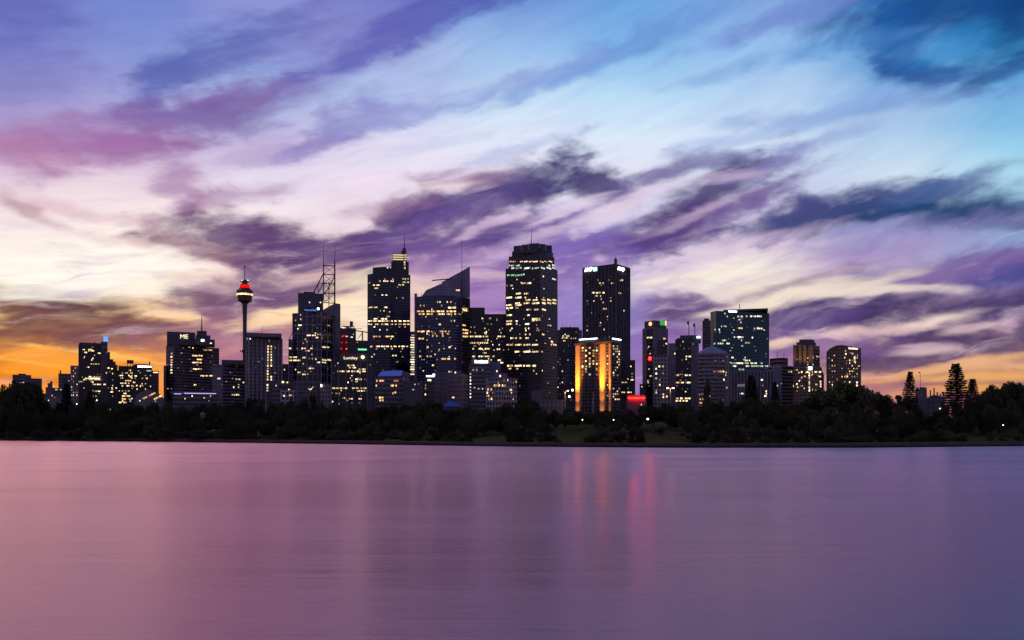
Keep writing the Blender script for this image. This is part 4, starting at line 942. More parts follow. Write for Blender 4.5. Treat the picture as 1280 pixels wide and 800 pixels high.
b.panel('roof_lamp', 871, 876, 421.4, glow('green_white_lamp', (0.7, 1.0, 0.85), 4.0, vary=False), 2.4, out=0.8)
b.lit('442:843.4w;427:853.6c;445.6:857-859,860-864;449:857.6;469:844.6-849w,856-860c,861-863.6;468.4:857-859c;478.2:844.6-849,851-855,857-863.6;498:845-848,850-853,856-863;501:844.6-847,848-851,853-855.4,857-859.6;430:866c', 'w', 1.8)

b.scatter(20, 846, 863, 432, 500, 'ddwe', 2.2, 3.6, (0.7, 2.0), 1.2)
b = Bld('hotel_tower', 'white-slabbed faceted hotel with a pale blue cone roof', 'hotel', 740, 893)
p = b.chain([(872.6, 7), (880, 1), (896, 0), (906, 3), (911.6, 9)], depth=26); b.vol('wall', p, 441, F_WHITEBAND, Y=740); b.slabs('floor_slabs', p, 0, 4, 3.5, 1.1, 0.5, 441, M_FIN)
b.vol('roof', b.chain([(874, 7), (881, 2), (889, 3), (897, 2), (908, 7)], depth=16), [439.5, 436.5, 432, 436, 439.8], plain('pale_blue_roof', (0.34, 0.42, 0.62), 0.6), ybot=441.2)
b.lit('464.4:891-894o,895-898y,899-902o,903-905y;465.6:906-908y;476.4:895-897o,904-906.6y;474.5:904.6;492.6:876-879p;493.5:874.6;499:874.6-877y,878-880y;503.6:874.6-878y,879-881y;469:907;484.5:908', 'y', 1.9)
b.scatter(14, 875, 910, 446, 500, 'dde', 2.4, 4.9, (0.8, 1.8), 1.3)
b = Bld('office_block', 'narrow dark block rising behind the left edge of the teal tower', 'building', 1150, 883)
b.box('wall', 878, 889.5, 400.5, F_BROWN); b.box('roof_wall', 880, 886.4, 398, M_DARKWALL, ybot=400.8, Y=1155)
b = Bld('office_tower', 'wide teal glass box tower with bright white rooftop signs', 'tower', 1000, 925)
p = b.foot(888, 961.5, xc=895, th=60, depth=30); b.vol('wall', p, 388.4, F_TEAL, Y=1000); b.panel('edge_pier', 889, 891.2, 440, M_FIN, 100, out=0.2)
b.box('roof_wall', 904, 960, 386.2, M_DARKWALL, ybot=388.6, Y=1012); b.mast('antenna', 924.6, 387, 380, 0.4, dY=14)
b.glyphs('roof_sign', 910.6, 921, 389.2, 6, 2.0, SG_WHITE); b.glyphs('roof_sign', 931.6, 955, 389.6, 10, 3.4, SG_WHITE)
b.lit('392:906c;395.6:909c,921.5-924,925.5-928;395.4:932-934c,937.5-940,941-945c,946-952c;399.6:922-926;403:926p;408:906-908c,901-902.6;407.6:905;410.2:922-928w;412:894,899;410.6:946-953w,943;415.2:899.6p;421.4:917-919c,921-929c;422:940.4w;425.4:902-908c,926-927.6;429.4:892-896c,897-904c,908-912c;428.5:931-937p;432.4:926-929;433:943p;447:914-917p,931.4;450.6:931-935c,936-938;449.6:929-931;454:908-910c,914-918c,919-929c,930-936c,938-942w,943-946c,950-953c;457.6:908-910c,916-920c,932-937c,939-944c,945-954c,956-960c;461.8:923-930c;462:907-910c;474:907-909w;468:909', 'c', 1.9)
b.scatter(40, 896, 960, 394, 462, 'ddeec', 2.1, 3.7, (0.7, 2.2), 1.1)
b = Bld('office_block', 'low pale block of upright fins in front of the teal tower', 'building', 690, 938)
p = b.foot(913.6, 967.5, depth=24); b.vol('wall', p, 464.5, M_DARKWALL, Y=690); b.ribs('ribs', p, 0, 1, 2.6, 0.75, 0.8, 463.6, M_FIN); b.box('roof_wall', 916, 966, 463, M_VIOLETWALL, ybot=464.6, Y=693)
b.panel('pale_panel', 921.6, 931, 481.8, glow('dim_lit_panel', (0.6, 0.55, 0.75), 0.22, vary=False), 2.8, out=1.2)
b.lit('474.8:951-954c;482:953c;489:957.6w;492:957-959w,924-931c;495:955-958', 'w', 2.0)
b = Bld('office_block', 'stepped white-slab block with rooftop aerials, right of the teal tower', 'building', 840, 979)
p = b.foot(961, 996.5, xc=977.5, th=42, depth=24); b.vol('wall', p, 457, F_WHITEBAND, Y=840); b.slabs('floor_slabs', p, 1, 2, 3.5, 1.2, 0.5, 457, M_FIN)
b.vol('upper_wall', b.foot(962, 985, xc=976, th=42, Y=848, depth=16), 447, F_MAUVE, ybot=457.3, Y=848); b.panel('blank_wall', 965.5, 977, 481, plain('dim_blue_wall', (0.16, 0.17, 0.30), 0.7), 44, out=0.15)
for xx, y in ((971.6, 440), (980, 441)): b.mast('antenna', xx, 448, y, 0.25, dY=16)
b.lit('464.6:985-986.6w,987.8-989.6w;479.4:977c;482.4:992.6-994.6', 'w', 1.8); b.panel('wall_lamp', 991.6, 995, 482.6, SG_WARM, 2.4, out=0.6); b.lit('482:972c', 'c', 1.6)

b = Bld('hotel_tower', 'round-topped bronze tower with a dazzling white lamp halfway up', 'hotel', 800, 1011)
p = b.chain([(992, 4), (997, 1), (1008, 0), (1018, 2), (1024.8, 9)], depth=24); b.vol('upper_wall', p, 431.6, F_BRONZE, Y=800)
b.vol('roof_drum', b.chain([(995.6, 6), (1000, 4), (1012, 4), (1020, 8)], depth=16), 427.6, M_DARKWALL, ybot=431.8); b.vol('roof_drum', b.chain([(999, 8), (1006, 7), (1014, 8), (1018, 11)], depth=10), 424.2, M_DARKWALL, ybot=427.8)
M_BRONZE = plain('bronze_stone_rib', (0.40, 0.27, 0.16), 0.7)
for x0, x1 in ((992.4, 995), (998, 1001.4), (1003.6, 1007), (1010, 1015)):
    b.panel('rib', x0, x1, 444, M_BRONZE, 25, out=1.6)
p = b.chain([(992, -8), (1004, -11), (1016, -10), (1027.4, 0)], depth=20); b.vol('lower_wall', p, 458, F_BRONZE, Y=789)
b.vol('shoulder_wall', b.chain([(1026.8, 1), (1030, 4)], depth=16), [462, 468], F_BRONZE); b.vol('shoulder_wall', b.chain([(993, -4), (1025, -3)], depth=12), 455, M_DARKWALL, ybot=458.3)
b.panel('wall_lamp', 1010.6, 1014.4, 460.4, SG_WHITE, 3.6, out=0.9); b.lit('447.6:1009-1014o,1015-1017y;449.2:997;445.8:1020-1024p', 'y', 2.0)
b.lit('465:1001-1003,1008-1011,1015-1017,1018-1021,1023-1026;470.4:1004-1007;470.6:1023-1026;472:1002p;468:1015.6;476:999y;475:1000y;480:996y;480.6:1019-1021.6;482.4:1002-1004;487:1015-1017,1011.6;488:1020;484:997;477:1025.4;480:1025.4;483:1025.4', 'w', 2.0)
for y in (466.4, 469.4, 472.4, 475.4, 478.2, 481, 484.4, 488.2): b.lit('%g:1010.4-1012.6' % y, 'w', 2.2)
qq = b.hit(1004, 452)
for px in (996, 1005, 1013):
    c = world_at(px, 455, 793); flood('rib_uplight', (c.x, c.y - 2.0, c.z), (c.x, c.y + 7.0, c.z + 14), 900, (1.0, 0.5, 0.16), 0.3, 90)

b.scatter(30, 994, 1027, 436, 492, 'ddyw', 2.2, 3.3, (0.7, 1.4), 1.4)
b = Bld('hotel_tower', 'dark bronze hotel with a curved roofline and scattered warm rooms, rightmost tower of the skyline', 'hotel', 800, 1055)
p = b.chain([(1033, 3), (1037.5, 1), (1045, 0), (1053, 0), (1064, 4), (1076.4, 10)], depth=24)
b.vol('wall', p, [440, 435.4, 431.8, 431.2, 433, 435.6], F_BRONZE)
b.glyphs('roof_sign', 1060.4, 1072, 435.6, 8, 2.2, SG_WARM); b.lit('438.6:1056.6p;442.4:1056-1058w;442:1063-1067p;444:1071.6p', 'w', 2.0)
b.nlit = 0; b.scatter(34, 1037, 1074, 447, 482, 'wyyp', 3.1, 3.4, (1.0, 1.6), 1.7); b.lit('447:1067-1069;449.6:1067-1069;452.4:1067-1069.4;470.4:1056-1060y;474:1045-1047y;480:1053-1055;478:1070-1072;482:1070-1072', 'w', 2.4)

b.scatter(30, 1036, 1074, 441, 486, 'dddy', 2.2, 3.3, (0.7, 1.4), 1.3)
# ---- castle-like house on the hill at the right
YC = 480
b = Bld('castle_house', 'castellated grey stone house with a square tower, chimneys and a lit flagpole among pine trees', 'house', YC, 1158, base_z=10)
M_STONE = plain('grey_sandstone', (0.15, 0.13, 0.15), 0.9)
p = b.foot(1144.4, 1158.6, xc=1153, th=30, depth=8); b.vol('tower_wall', p, 486, M_STONE, Y=YC)
mb = MB()
for i in (0, 1):
    a, e2 = p[i], p[i + 1] - p[i]; L = e2.length; e2.normalize(); n = Vector((e2.y, -e2.x, 0)); k2 = max(2, int(L / 1.6))
    for j in range(k2):
        c = a + e2 * (L * (j + 0.5) / k2) - n * 0.25; mb.obox((c.x, c.y, b.z(485.0)), e2 * (L / k2 * 0.32), n * 0.3, Vector((0, 0, 0.5)))
mb.build('battlements', M_STONE, b.root, b.off)
q = b.foot(1142, 1181, depth=14, Y=YC - 4); b.vol('wall', q, 497, M_STONE, Y=YC - 4); b.vol('gable_roof', b.chain([(1160, 2), (1167, 2), (1182, 2)], depth=8), [497, 493.5, 497], ROOFM, ybot=497.3)
for cx, y, w in ((1163, 488.4, 1.6), (1167.6, 486, 1.7), (1171.6, 491, 1.7), (1175.4, 493.4, 1.5), (1179, 492.6, 1.6)):
    b.box('chimney', cx - w / 2, cx + w / 2, y, M_STONE, ybot=498, Y=YC + 1, depth=1); b.box('chimney_pot', cx - w / 2 - 0.3, cx + w / 2 + 0.3, y - 0.8, M_STONE, ybot=y + 0.02, Y=YC + 0.9, depth=1.2)
for x, y in ((1146.5, 502), (1150.6, 502), (1161, 503), (1165.6, 503), (1161, 509), (1165.6, 509)): b.panel('window', x - 1.1, x + 1.1, y, ROOFM, 3.4, out=0.1)
b.panel('porch_lamp', 1174.2, 1176, 510.8, SG_WARM, 1.6, out=0.5)
fp = b.mast('flagpole', 1150.4, 486, 466, 0.16, PALE, r2=0.1, dY=3); q = world_at(1149.4, 465.6, YC + 3); mb = MB(); mb.obox(q, (0.5, 0.1, 0), (0, 0.06, 0), (0, 0, 0.35)); mb.build('flag', M_DARKWALL, b.root, b.off)
c = world_at(1150.4, 485.5, YC + 1); flood('flagpole_light', (c.x - 0.6, c.y, c.z + 0.3), (c.x, c.y + 2, c.z + 4.5), 60, (1, 0.85, 0.6), 0.1, 60)
b = Bld('wall_house', 'low dim stone wing glimpsed in the trees just below the castellated house', 'house', 430, 1156, base_z=8)
b.box('wall', 1149, 1163, 514, M_STONE, depth=8)
# ------------------------------------------------------------------ shore line, ground, water
SHORE_PX = [(-400, 547.5), (-150, 548.6), (0, 550.2), (210, 552.2), (430, 555), (640, 558), (850, 559.4), (1060, 559.4), (1280, 557.4), (1500, 555), (1800, 551)]
shore = []
for px, py in SHORE_PX:
    Yw = CAM_H * F_PX / (py - HOR); shore.append(Vector(((px - 640) / F_PX * Yw, Yw, 0)))
shore = [Vector((-6000, 560, 0)), Vector((-900, 480, 0))] + shore + [Vector((900, 430, 0)), Vector((6000, 520, 0))]
def shore_y(x):
    for a, b2 in zip(shore, shore[1:]):
        if a.x <= x <= b2.x: return a.y + (b2.y - a.y) * (x - a.x) / (b2.x - a.x)
    return 500.0
def smooth(t): t = min(max(t, 0.0), 1.0); return t * t * (3 - 2 * t)
WALL_H = 1.25
def ground_z(x, y):
    d = y - shore_y(x)
    z = WALL_H + 7.0 * smooth((d - 6) / 150.0) + 5.0 * smooth((d - 120) / 300.0)
    z += 7.0 * math.exp(-((x - 165) / 55.0) ** 2 - ((y - 430) / 70.0) ** 2)
    z += 3.0 * math.exp(-((x - 40) / 60.0) ** 2 - ((y - 345) / 35.0) ** 2) * smooth((d - 6) / 25.0)
    return z
def m_ground(q):
    tc = q.n.new('ShaderNodeTexCoord')
    n = q.noise(tc.outputs['Object'], 0.05, 6.0, 0.6); n2 = q.noise(tc.outputs['Object'], 0.9, 4.0, 0.6)
    c = q.ramp(n, [(0.35, (0.020, 0.030, 0.012, 1)), (0.55, (0.050, 0.068, 0.026, 1)), (0.7, (0.060, 0.056, 0.034, 1))])
    c = q.mix(q.math('MULTIPLY', n2, 0.5), c, (0.02, 0.026, 0.012, 1))
    return pbsdf(q, c, 1.0, spec=0.03)
mb = MB()
ds = [0.0, 3, 6, 10, 16, 24, 34, 46, 60, 78, 100, 130, 170, 220, 280, 360, 480, 700, 1100, 2200, 6000, 20000, 45000]
xs = [-30000, -12000, -6000, -2500, -1500, -1000] + [-800 + 20 * i for i in range(81)] + [1000, 1500, 2500, 6000, 12000, 30000]
rows = []
for d in ds:
    rows.append([(x, shore_y(min(max(x, -5999), 5999)) + d, ground_z(min(max(x, -5999), 5999), shore_y(min(max(x, -5999), 5999)) + d)) for x in xs])
for r0, r1 in zip(rows, rows[1:]):
    for i in range(len(xs) - 1): mb.face([r0[i], r0[i + 1], r1[i + 1], r1[i]])
tag(mb.build('ground', mat('park_ground', m_ground)), kind='structure')

WT = (1.0, 0.665, 0.88, 1)
def m_water(q):
    tc = q.n.new('ShaderNodeTexCoord')
    P = tc.outputs['Object']
    # long exposure: the chop has blurred into a satin sheet with faint lines drawn along the wind
    w1 = q.noise(q.mapping(P, sc=(0.045, 0.34, 1)), 1.0, 5.0, 0.62, 0.4)
    w2 = q.noise(q.mapping(P, loc=(4, 9, 0), rot=(0, 0, 0.08), sc=(0.012, 0.06, 1)), 1.0, 4.0, 0.6, 0.5)
    w3 = q.noise(q.mapping(P, loc=(2, 5, 0), rot=(0, 0, -0.1), sc=(0.30, 2.2, 1)), 1.0, 3.0, 0.6, 0.3)
    h = q.math('ADD', q.math('ADD', q.math('MULTIPLY', w1, 0.30), q.math('MULTIPLY', w2, 0.55)), q.math('MULTIPLY', w3, 0.05))
    bp = q.n.new('ShaderNodeBump'); bp.inputs['Strength'].default_value = 1.0; bp.inputs['Distance'].default_value = 0.23
    q.l.new(h, bp.inputs['Height'])
    rg = q.mapr(w2, 0.3, 0.7, 0.19, 0.25)
    gl = q.n.new('ShaderNodeBsdfAnisotropic'); gl.distribution = 'GGX'
    gl.inputs['Color'].default_value = WT; q.l.new(rg, gl.inputs['Roughness']); q.l.new(bp.outputs[0], gl.inputs['Normal'])
    g2 = q.n.new('ShaderNodeBsdfAnisotropic'); g2.distribution = 'GGX'      # the steeper chop
    g2.inputs['Color'].default_value = WT; g2.inputs['Roughness'].default_value = 0.38; q.l.new(bp.outputs[0], g2.inputs['Normal'])
    gm = q.n.new('ShaderNodeMixShader'); gm.inputs[0].default_value = 0.38; q.l.new(gl.outputs[0], gm.inputs[1]); q.l.new(g2.outputs[0], gm.inputs[2])
    df = q.n.new('ShaderNodeBsdfDiffuse'); df.inputs['Color'].default_value = (0.030, 0.016, 0.055, 1)
    fr = q.n.new('ShaderNodeFresnel'); fr.inputs['IOR'].default_value = 2.6; q.l.new(bp.outputs[0], fr.inputs['Normal'])
    mx = q.n.new('ShaderNodeMixShader'); q.l.new(fr.outputs[0], mx.inputs[0]); q.l.new(df.outputs[0], mx.inputs[1]); q.l.new(gm.outputs[0], mx.inputs[2])
    return mx.outputs[0]
mb = MB()
xs2 = [-30000, -6000, -2000] + [-900 + 60 * i for i in range(31)] + [2000, 6000, 30000]
ys2 = [-400, -100, 0, 20, 40, 80, 150, 250, 400, 600, 900]
for j in range(len(ys2) - 1):
    for i in range(len(xs2) - 1): mb.face([(xs2[i], ys2[j], 0), (xs2[i + 1], ys2[j], 0), (xs2[i + 1], ys2[j + 1], 0), (xs2[i], ys2[j + 1], 0)])
tag(mb.build('water', mat('satin_harbour_water', m_water)), kind='structure')

# sea wall: one long low sandstone wall with a capping course
def m_wall(q):
    tc = q.n.new('ShaderNodeTexCoord'); uv = q.n.new('ShaderNodeUVMap'); uv.uv_map = 'UVMap'
    br = q.n.new('ShaderNodeTexBrick'); q.l.new(uv.outputs[0], br.inputs['Vector'])
    br.inputs['Color1'].default_value = (0.14, 0.11, 0.095, 1); br.inputs['Color2'].default_value = (0.10, 0.08, 0.07, 1); br.inputs['Mortar'].default_value = (0.05, 0.043, 0.04, 1)
    br.inputs['Scale'].default_value = 1.0; br.inputs['Brick Width'].default_value = 0.9; br.inputs['Row Height'].default_value = 0.4; br.inputs['Mortar Size'].default_value = 0.02
    x, y, z = q.xyz(uv.outputs[0])
    wet = q.mapr(q.math('ADD', y, q.math('MULTIPLY', q.noise(tc.outputs['Object'], 0.3, 3.0), 0.5)), 0.65, 0.95)   # weed and tide stain
    return pbsdf(q, q.mix(wet, (0.010, 0.012, 0.012, 1), br.outputs[0]), 0.8)
MW = mat('sea_wall_stone', m_wall)
sw = empty('sea_wall', (0, 330, 0), 'long low sandstone sea wall with a dark tide stain along the whole far shore', 'wall')
body = MB(); capm = MB(); pathm = MB()
u = 0.0
for a, b2 in zip(shore, shore[1:]):
    d = (b2 - a); L = d.length; e = d.normalized(); n = Vector((e.y, -e.x, 0))
    A, B2 = a + n * 0.7, b2 + n * 0.7
    body.face([(A.x, A.y, -1.0), (B2.x, B2.y, -1.0), (B2.x, B2.y, WALL_H - 0.05), (A.x, A.y, WALL_H - 0.05)], [(u, -1), (u + L, -1), (u + L, WALL_H), (u, WALL_H)])
    A1, B1 = a + n * 0.85, b2 + n * 0.85; A3, B3 = a - n * 0.25, b2 - n * 0.25
    z0, z1 = WALL_H - 0.05, WALL_H + 0.16
    capm.face([(A1.x, A1.y, z0), (B1.x, B1.y, z0), (B1.x, B1.y, z1), (A1.x, A1.y, z1)], [(u, 3), (u + L, 3), (u + L, 3.2), (u, 3.2)])
    capm.face([(A1.x, A1.y, z1), (B1.x, B1.y, z1), (B3.x, B3.y, z1), (A3.x, A3.y, z1)], [(u, 3.3), (u + L, 3.3), (u + L, 4), (u, 4)])
    capm.face([(A1.x, A1.y, z0), (A3.x, A3.y, z0), (B3.x, B3.y, z0), (B1.x, B1.y, z0)])
    capm.face([(A3.x, A3.y, z1), (B3.x, B3.y, z1), (B3.x, B3.y, WALL_H - 0.4), (A3.x, A3.y, WALL_H - 0.4)])
    A4, B4, A5, B5 = a - n * 0.3, b2 - n * 0.3, a - n * 4.2, b2 - n * 4.2
    zp = WALL_H + 0.06
    pathm.face([(A4.x, A4.y, zp), (B4.x, B4.y, zp), (B5.x, B5.y, zp + 0.05), (A5.x, A5.y, zp + 0.05)])
    u += L
body.build('wall_face', MW, sw, (0, 330, 0)); capm.build('coping', MW, sw, (0, 330, 0))
tag(pathm.build('path', plain('gravel_path', (0.08, 0.066, 0.06), 0.95)), kind='structure')

# ------------------------------------------------------------------ vegetation
def m_leaf(name, c0, c1):
    def f(q):
        oi = q.n.new('ShaderNodeObjectInfo'); g = q.n.new('ShaderNodeNewGeometry')
        c = q.mix(g.outputs['Random Per Island'], c3(c0), c3(c1))
        c = q.mix(q.math('MULTIPLY', oi.outputs['Random'], 0.8), c, c3([x * 0.3 for x in c0]))
        return pbsdf(q, c, 0.75, spec=0.2)
    return mat(name, f)
LEAF = [m_leaf('broad_leaves', (0.050, 0.066, 0.028), (0.110, 0.125, 0.050)), m_leaf('olive_leaves', (0.060, 0.058, 0.030), (0.125, 0.112, 0.058)), m_leaf('pine_needles', (0.022, 0.034, 0.018), (0.040, 0.052, 0.026))]
BARK = plain('bark', (0.075, 0.06, 0.05), 0.9, 0, 0.35, 0.8)

def leaf_quad(mb, c, s, r):
    a = Vector((r.gauss(0, 1), r.gauss(0, 1), r.gauss(0, 1))).normalized(); b2 = a.orthogonal().normalized()
    t = r.uniform(0, PI); e = b2 * math.cos(t) + a.cross(b2) * math.sin(t); g = a.cross(e)
    e *= s * r.uniform(0.6, 1.1); g *= s * r.uniform(0.35, 0.7)
    mb.face([c - e, c - g * 0.9, c + e, c + g])
def crown_mesh(seed, kind):
    """unit crown: radius about 1 across, from z=0.18 to z=1; leaf clumps through the volume with gaps"""
    r = random.Random(seed); mb = MB(); lobes = []
    if kind == 'round':
        for i in range(13):
            a = r.uniform(0, 2 * PI); d = r.uniform(0.15, 0.66); h = r.uniform(0.36, 0.84) - d * 0.16
            lobes.append((Vector((math.cos(a) * d, math.sin(a) * d, h)), r.uniform(0.20, 0.36)))
        lobes.append((Vector((0, 0, 0.76)), 0.30))
    elif kind == 'spread':
        for i in range(18):
            a = r.uniform(0, 2 * PI); d = r.uniform(0.2, 0.84); h = 0.80 - d * d * 0.36 + r.uniform(-0.12, 0.06)
            lobes.append((Vector((math.cos(a) * d, math.sin(a) * d, h)), r.uniform(0.16, 0.28)))
    elif kind == 'tall':
        for i in range(16):
            h = r.uniform(0.24, 0.93); d = r.uniform(0, 0.42) * (1.15 - h); a = r.uniform(0, 2 * PI)
            lobes.append((Vector((math.cos(a) * d, math.sin(a) * d, h)), r.uniform(0.10, 0.22) * (1.25 - h * 0.6)))
    else:   # shrub, leaves down to the ground
        for i in range(11):
            a = r.uniform(0, 2 * PI); d = r.uniform(0.0, 0.75); h = r.uniform(0.15, 0.72) - d * 0.25
            lobes.append((Vector((math.cos(a) * d, math.sin(a) * d, max(h, 0.12))), r.uniform(0.22, 0.38)))
    for c, rad in lobes:
        n = int(220 + 4200 * rad * rad)
        for _ in range(n):
            v = Vector((r.gauss(0, 1), r.gauss(0, 1), r.gauss(0, 1))).normalized() * rad * (r.random() ** 0.42) * r.choice((1, 1, 1, 1, 1.08))
            v.z *= 0.78
            p = c + v
            if p.z < 0.02: p.z = 0.02 + r.random() * 0.05
            leaf_quad(mb, p, r.uniform(0.026, 0.058), r)
    return mb
def trunk_mesh(seed, kind):
    r = random.Random(seed + 99); mb = MB()
    top = 0.5 if kind != 'tall' else 0.8
    mb.bar((0, 0, -0.06), (r.uniform(-.03, .03), r.uniform(-.03, .03), top * 0.55), 0.045, 7, 0.032)
    for i in range(6):
        a = r.uniform(0, 2 * PI); d = r.uniform(0.25, 0.55) if kind != 'tall' else r.uniform(0.08, 0.2)
        z0 = top * r.uniform(0.35, 0.55)
        mb.bar((0, 0, z0), (math.cos(a) * d, math.sin(a) * d, top * r.uniform(0.95, 1.35)), 0.022, 5, 0.008)
    return mb
def pine_parts(seed):
    """Norfolk-type pine, unit height: straight trunk, tiers of level branches with upturned tufts"""
    r = random.Random(seed); cm = MB(); tm = MB()
    tm.bar((0, 0, -0.04), (0, 0, 0.97), 0.016, 7, 0.003)
    z = 0.16
    while z < 0.985:
        Lb = 0.235 * (1 - ((z - 0.1) / 0.92) ** 1.5) + 0.035
        nb = 7; a0 = r.uniform(0, PI)
        for i in range(nb):
            a = a0 + 2 * PI * i / nb + r.uniform(-.15, .15); L = Lb * r.uniform(0.75, 1.1)
            if r.random() < 0.08: continue
            e = Vector((math.cos(a), math.sin(a), 0)); n = Vector((-e.y, e.x, 0))
            tm.bar((0, 0, z), e * L + Vector((0, 0, z + 0.012)), 0.003, 4, 0.001)
            for k2 in range(int(80 * L / 0.2) + 16):
                t = r.random() ** 0.7
                p = e * (L * t) + n * r.gauss(0, 0.016 * (0.4 + t)) + Vector((0, 0, z + 0.012 * t * t + r.uniform(-0.004, 0.012)))
                leaf_quad(cm, p, r.uniform(0.012, 0.024), r)
        z += 0.040 * (1.15 - z * 0.35)
    return cm, tm
PROTO = {}
for kind, cnt in (('round', 5), ('spread', 3), ('tall', 3), ('shrub', 4)):
    PROTO[kind] = [(crown_mesh(7 + 13 * i + len(kind), kind).mesh('crown', LEAF[i % 2]), trunk_mesh(i + len(kind), kind).mesh('trunk', BARK)) for i in range(cnt)]
PROTO['pine'] = []
for i in range(3):
    cm, tm = pine_parts(31 + i); PROTO['pine'].append((cm.mesh('crown', LEAF[2]), tm.mesh('trunk', BARK)))
tr = random.Random(23)
def plant(kind, px, y_top, Y, w_px, label, cat, group, idx=None, name=None):
    """stand a tree of its kind on the ground at depth Y with its top at row y_top and about w_px columns wide"""
    x = (px - 640) / F_PX * Y; gz = ground_z(x, Y) - 0.15; H = CAM_H + (HOR - y_top) / F_PX * Y - gz
    H = max(H, 1.2)
    Rr = w_px / F_PX * Y / 2
    cme, tme = PROTO[kind][tr.randrange(len(PROTO[kind])) if idx is None else idx]
    root = empty(name or {'pine': 'pine_tree', 'shrub': 'shrub'}.get(kind, 'broadleaf_tree'), (x, Y, gz), label, cat, group)
    root.rotation_euler = (0, 0, tr.uniform(0, 2 * PI))
    top = {'round': 1.02, 'spread': 0.97, 'tall': 1.02, 'shrub': 0.92, 'pine': 1.0}[kind]
    sx = Rr / (1.0 if kind in ('round', 'spread', 'shrub') else 0.34 if kind == 'tall' else 0.25)
    for nm, me in (('crown', cme), ('trunk', tme)):
        if kind == 'shrub' and nm == 'trunk': continue
        o = bpy.data.objects.new(nm, me); COL.objects.link(o); o.parent = root; o.scale = (sx, sx, H / top)
    return root
# what stands above each stretch of the tree belt: used to tell the trees apart
ABOVE = [(60, 'the lone mauve block'), (135, 'the blue-lit dark tower'), (205, 'the slanted warm lights'), (277, 'the violet-lit pavilion'), (330, 'the ribbed mauve tower'), (415, 'the twin-mast tower'),
         (462, 'the gridded round-lamp tower'), (515, 'the spired tower'), (586, 'the sail-topped tower'), (632, 'the white gridded block'), (700, 'the widest dark tower'), (782, 'the floodlit hotel'), (836, 'the red neon tube'),
         (875, 'the twin-piered tower'), (912, 'the cone-roofed hotel'), (970, 'the teal tower'), (1030, 'the round-topped bronze tower'), (1080, 'the curved-roof bronze hotel'), (1142, 'the gap left of the castellated house'), (1185, 'the castellated house'), (1400, 'the rightmost pines')]
def above(px):
    for x, t in ABOVE:
        if px < x: return t
    return ABOVE[-1][1]
TOPS = [(-60, 484), (0, 486), (15, 480), (42, 480), (56, 493), (64, 506), (76, 500), (92, 500), (100, 498), (124, 500), (140, 499), (150, 508), (165, 504), (190, 499), (203, 497), (214, 506), (240, 504), (262, 503), (285, 504), (300, 498), (325, 495), (340, 501), (360, 498), (375, 494), (395, 495), (405, 501),
        (440, 506), (470, 507), (485, 505), (505, 501), (522, 499), (540, 498), (552, 503), (566, 510), (578, 509), (600, 506), (622, 505), (640, 500), (652, 492), (664, 496), (680, 508), (700, 510), (730, 514), (750, 511), (770, 508), (800, 506), (822, 503), (850, 505), (872, 505), (895, 502), (912, 498), (928, 496), (955, 496), (980, 501), (1000, 499),
        (1012, 495), (1030, 487), (1045, 481), (1060, 477), (1075, 480), (1090, 489), (1104, 491), (1118, 490), (1132, 492), (1143, 502), (1160, 517), (1176, 510), (1188, 498), (1205, 497), (1226, 490), (1238, 482), (1250, 479), (1290, 479), (1340, 482)]
def top_at(px):
    for (a, ya), (b2, yb) in zip(TOPS, TOPS[1:]):
        if a <= px <= b2: return ya + (yb - ya) * (px - a) / (b2 - a)
    return 490
def lab(px, what): return 'dark %s below %s' % (what, above(px))
# skyline row of the belt, then lower rows towards the water
px = -46.0
while px < 1330:
    w = tr.uniform(24, 40); yt = top_at(px) + tr.uniform(-0.5, 3.5)
    kind = tr.choice(('round', 'round', 'spread', 'round', 'tall')); ww = w if kind != 'tall' else w * 0.6
    if 1140 < px < 1184: kind, ww = 'round', 16
    x0 = (px - 640) / F_PX
    Yd = shore_y(x0 * 380) + 88 + tr.uniform(-14, 18)
    if 1140 < px < 1184: Yd = 400
    n = {'round': 'round-crowned tree', 'spread': 'spreading flat-topped tree', 'tall': 'narrow upright tree'}[kind]
    plant(kind, px, yt, Yd, ww, lab(px, n + ' on the belt skyline'), 'tree', 'trees on the skyline of the belt below ' + above(px))
    px += w * tr.uniform(0.36, 0.52)
for row, (drop, back, step) in enumerate(((10, 62, 21), (20, 40, 20), (30, 22, 20))):
    px = -40.0 + row * 7
    while px < 1325:
        w = tr.uniform(20, 38)
        sy = shore_y((px - 640) / F_PX * 330); x0 = (px - 640) / F_PX
        Yd = shore_y(x0 * 330) + back + tr.uniform(-8, 8)
        base = top_at(px) * 0.5 + 0.5 * 502
        yt = base + drop + tr.uniform(-3, 5)
        if 1136 < px < 1186: yt = max(yt, 519 + 4 * row)
        open_lawn = (row >= 1 and (694 < px < 738 or 798 < px < 866)) or (row == 2 and (604 < px < 640 or 1180 < px < 1270))
        if not open_lawn:
            kind = tr.choice(('round', 'round', 'spread')) if row < 2 else tr.choice(('round', 'shrub', 'shrub'))
            n = {'round': 'round-crowned tree', 'spread': 'spreading flat-topped tree', 'shrub': 'bushy shrub'}[kind]
            where = ('behind the front rows', 'in the middle rows', 'near the sea wall')[row]
            plant(kind, px, min(yt, 548), Yd, w, lab(px, n + ' ' + where), 'shrub' if kind == 'shrub' else 'tree', '%ss %s below %s' % (n, where, above(px)))
        px += step * tr.uniform(0.7, 1.2)
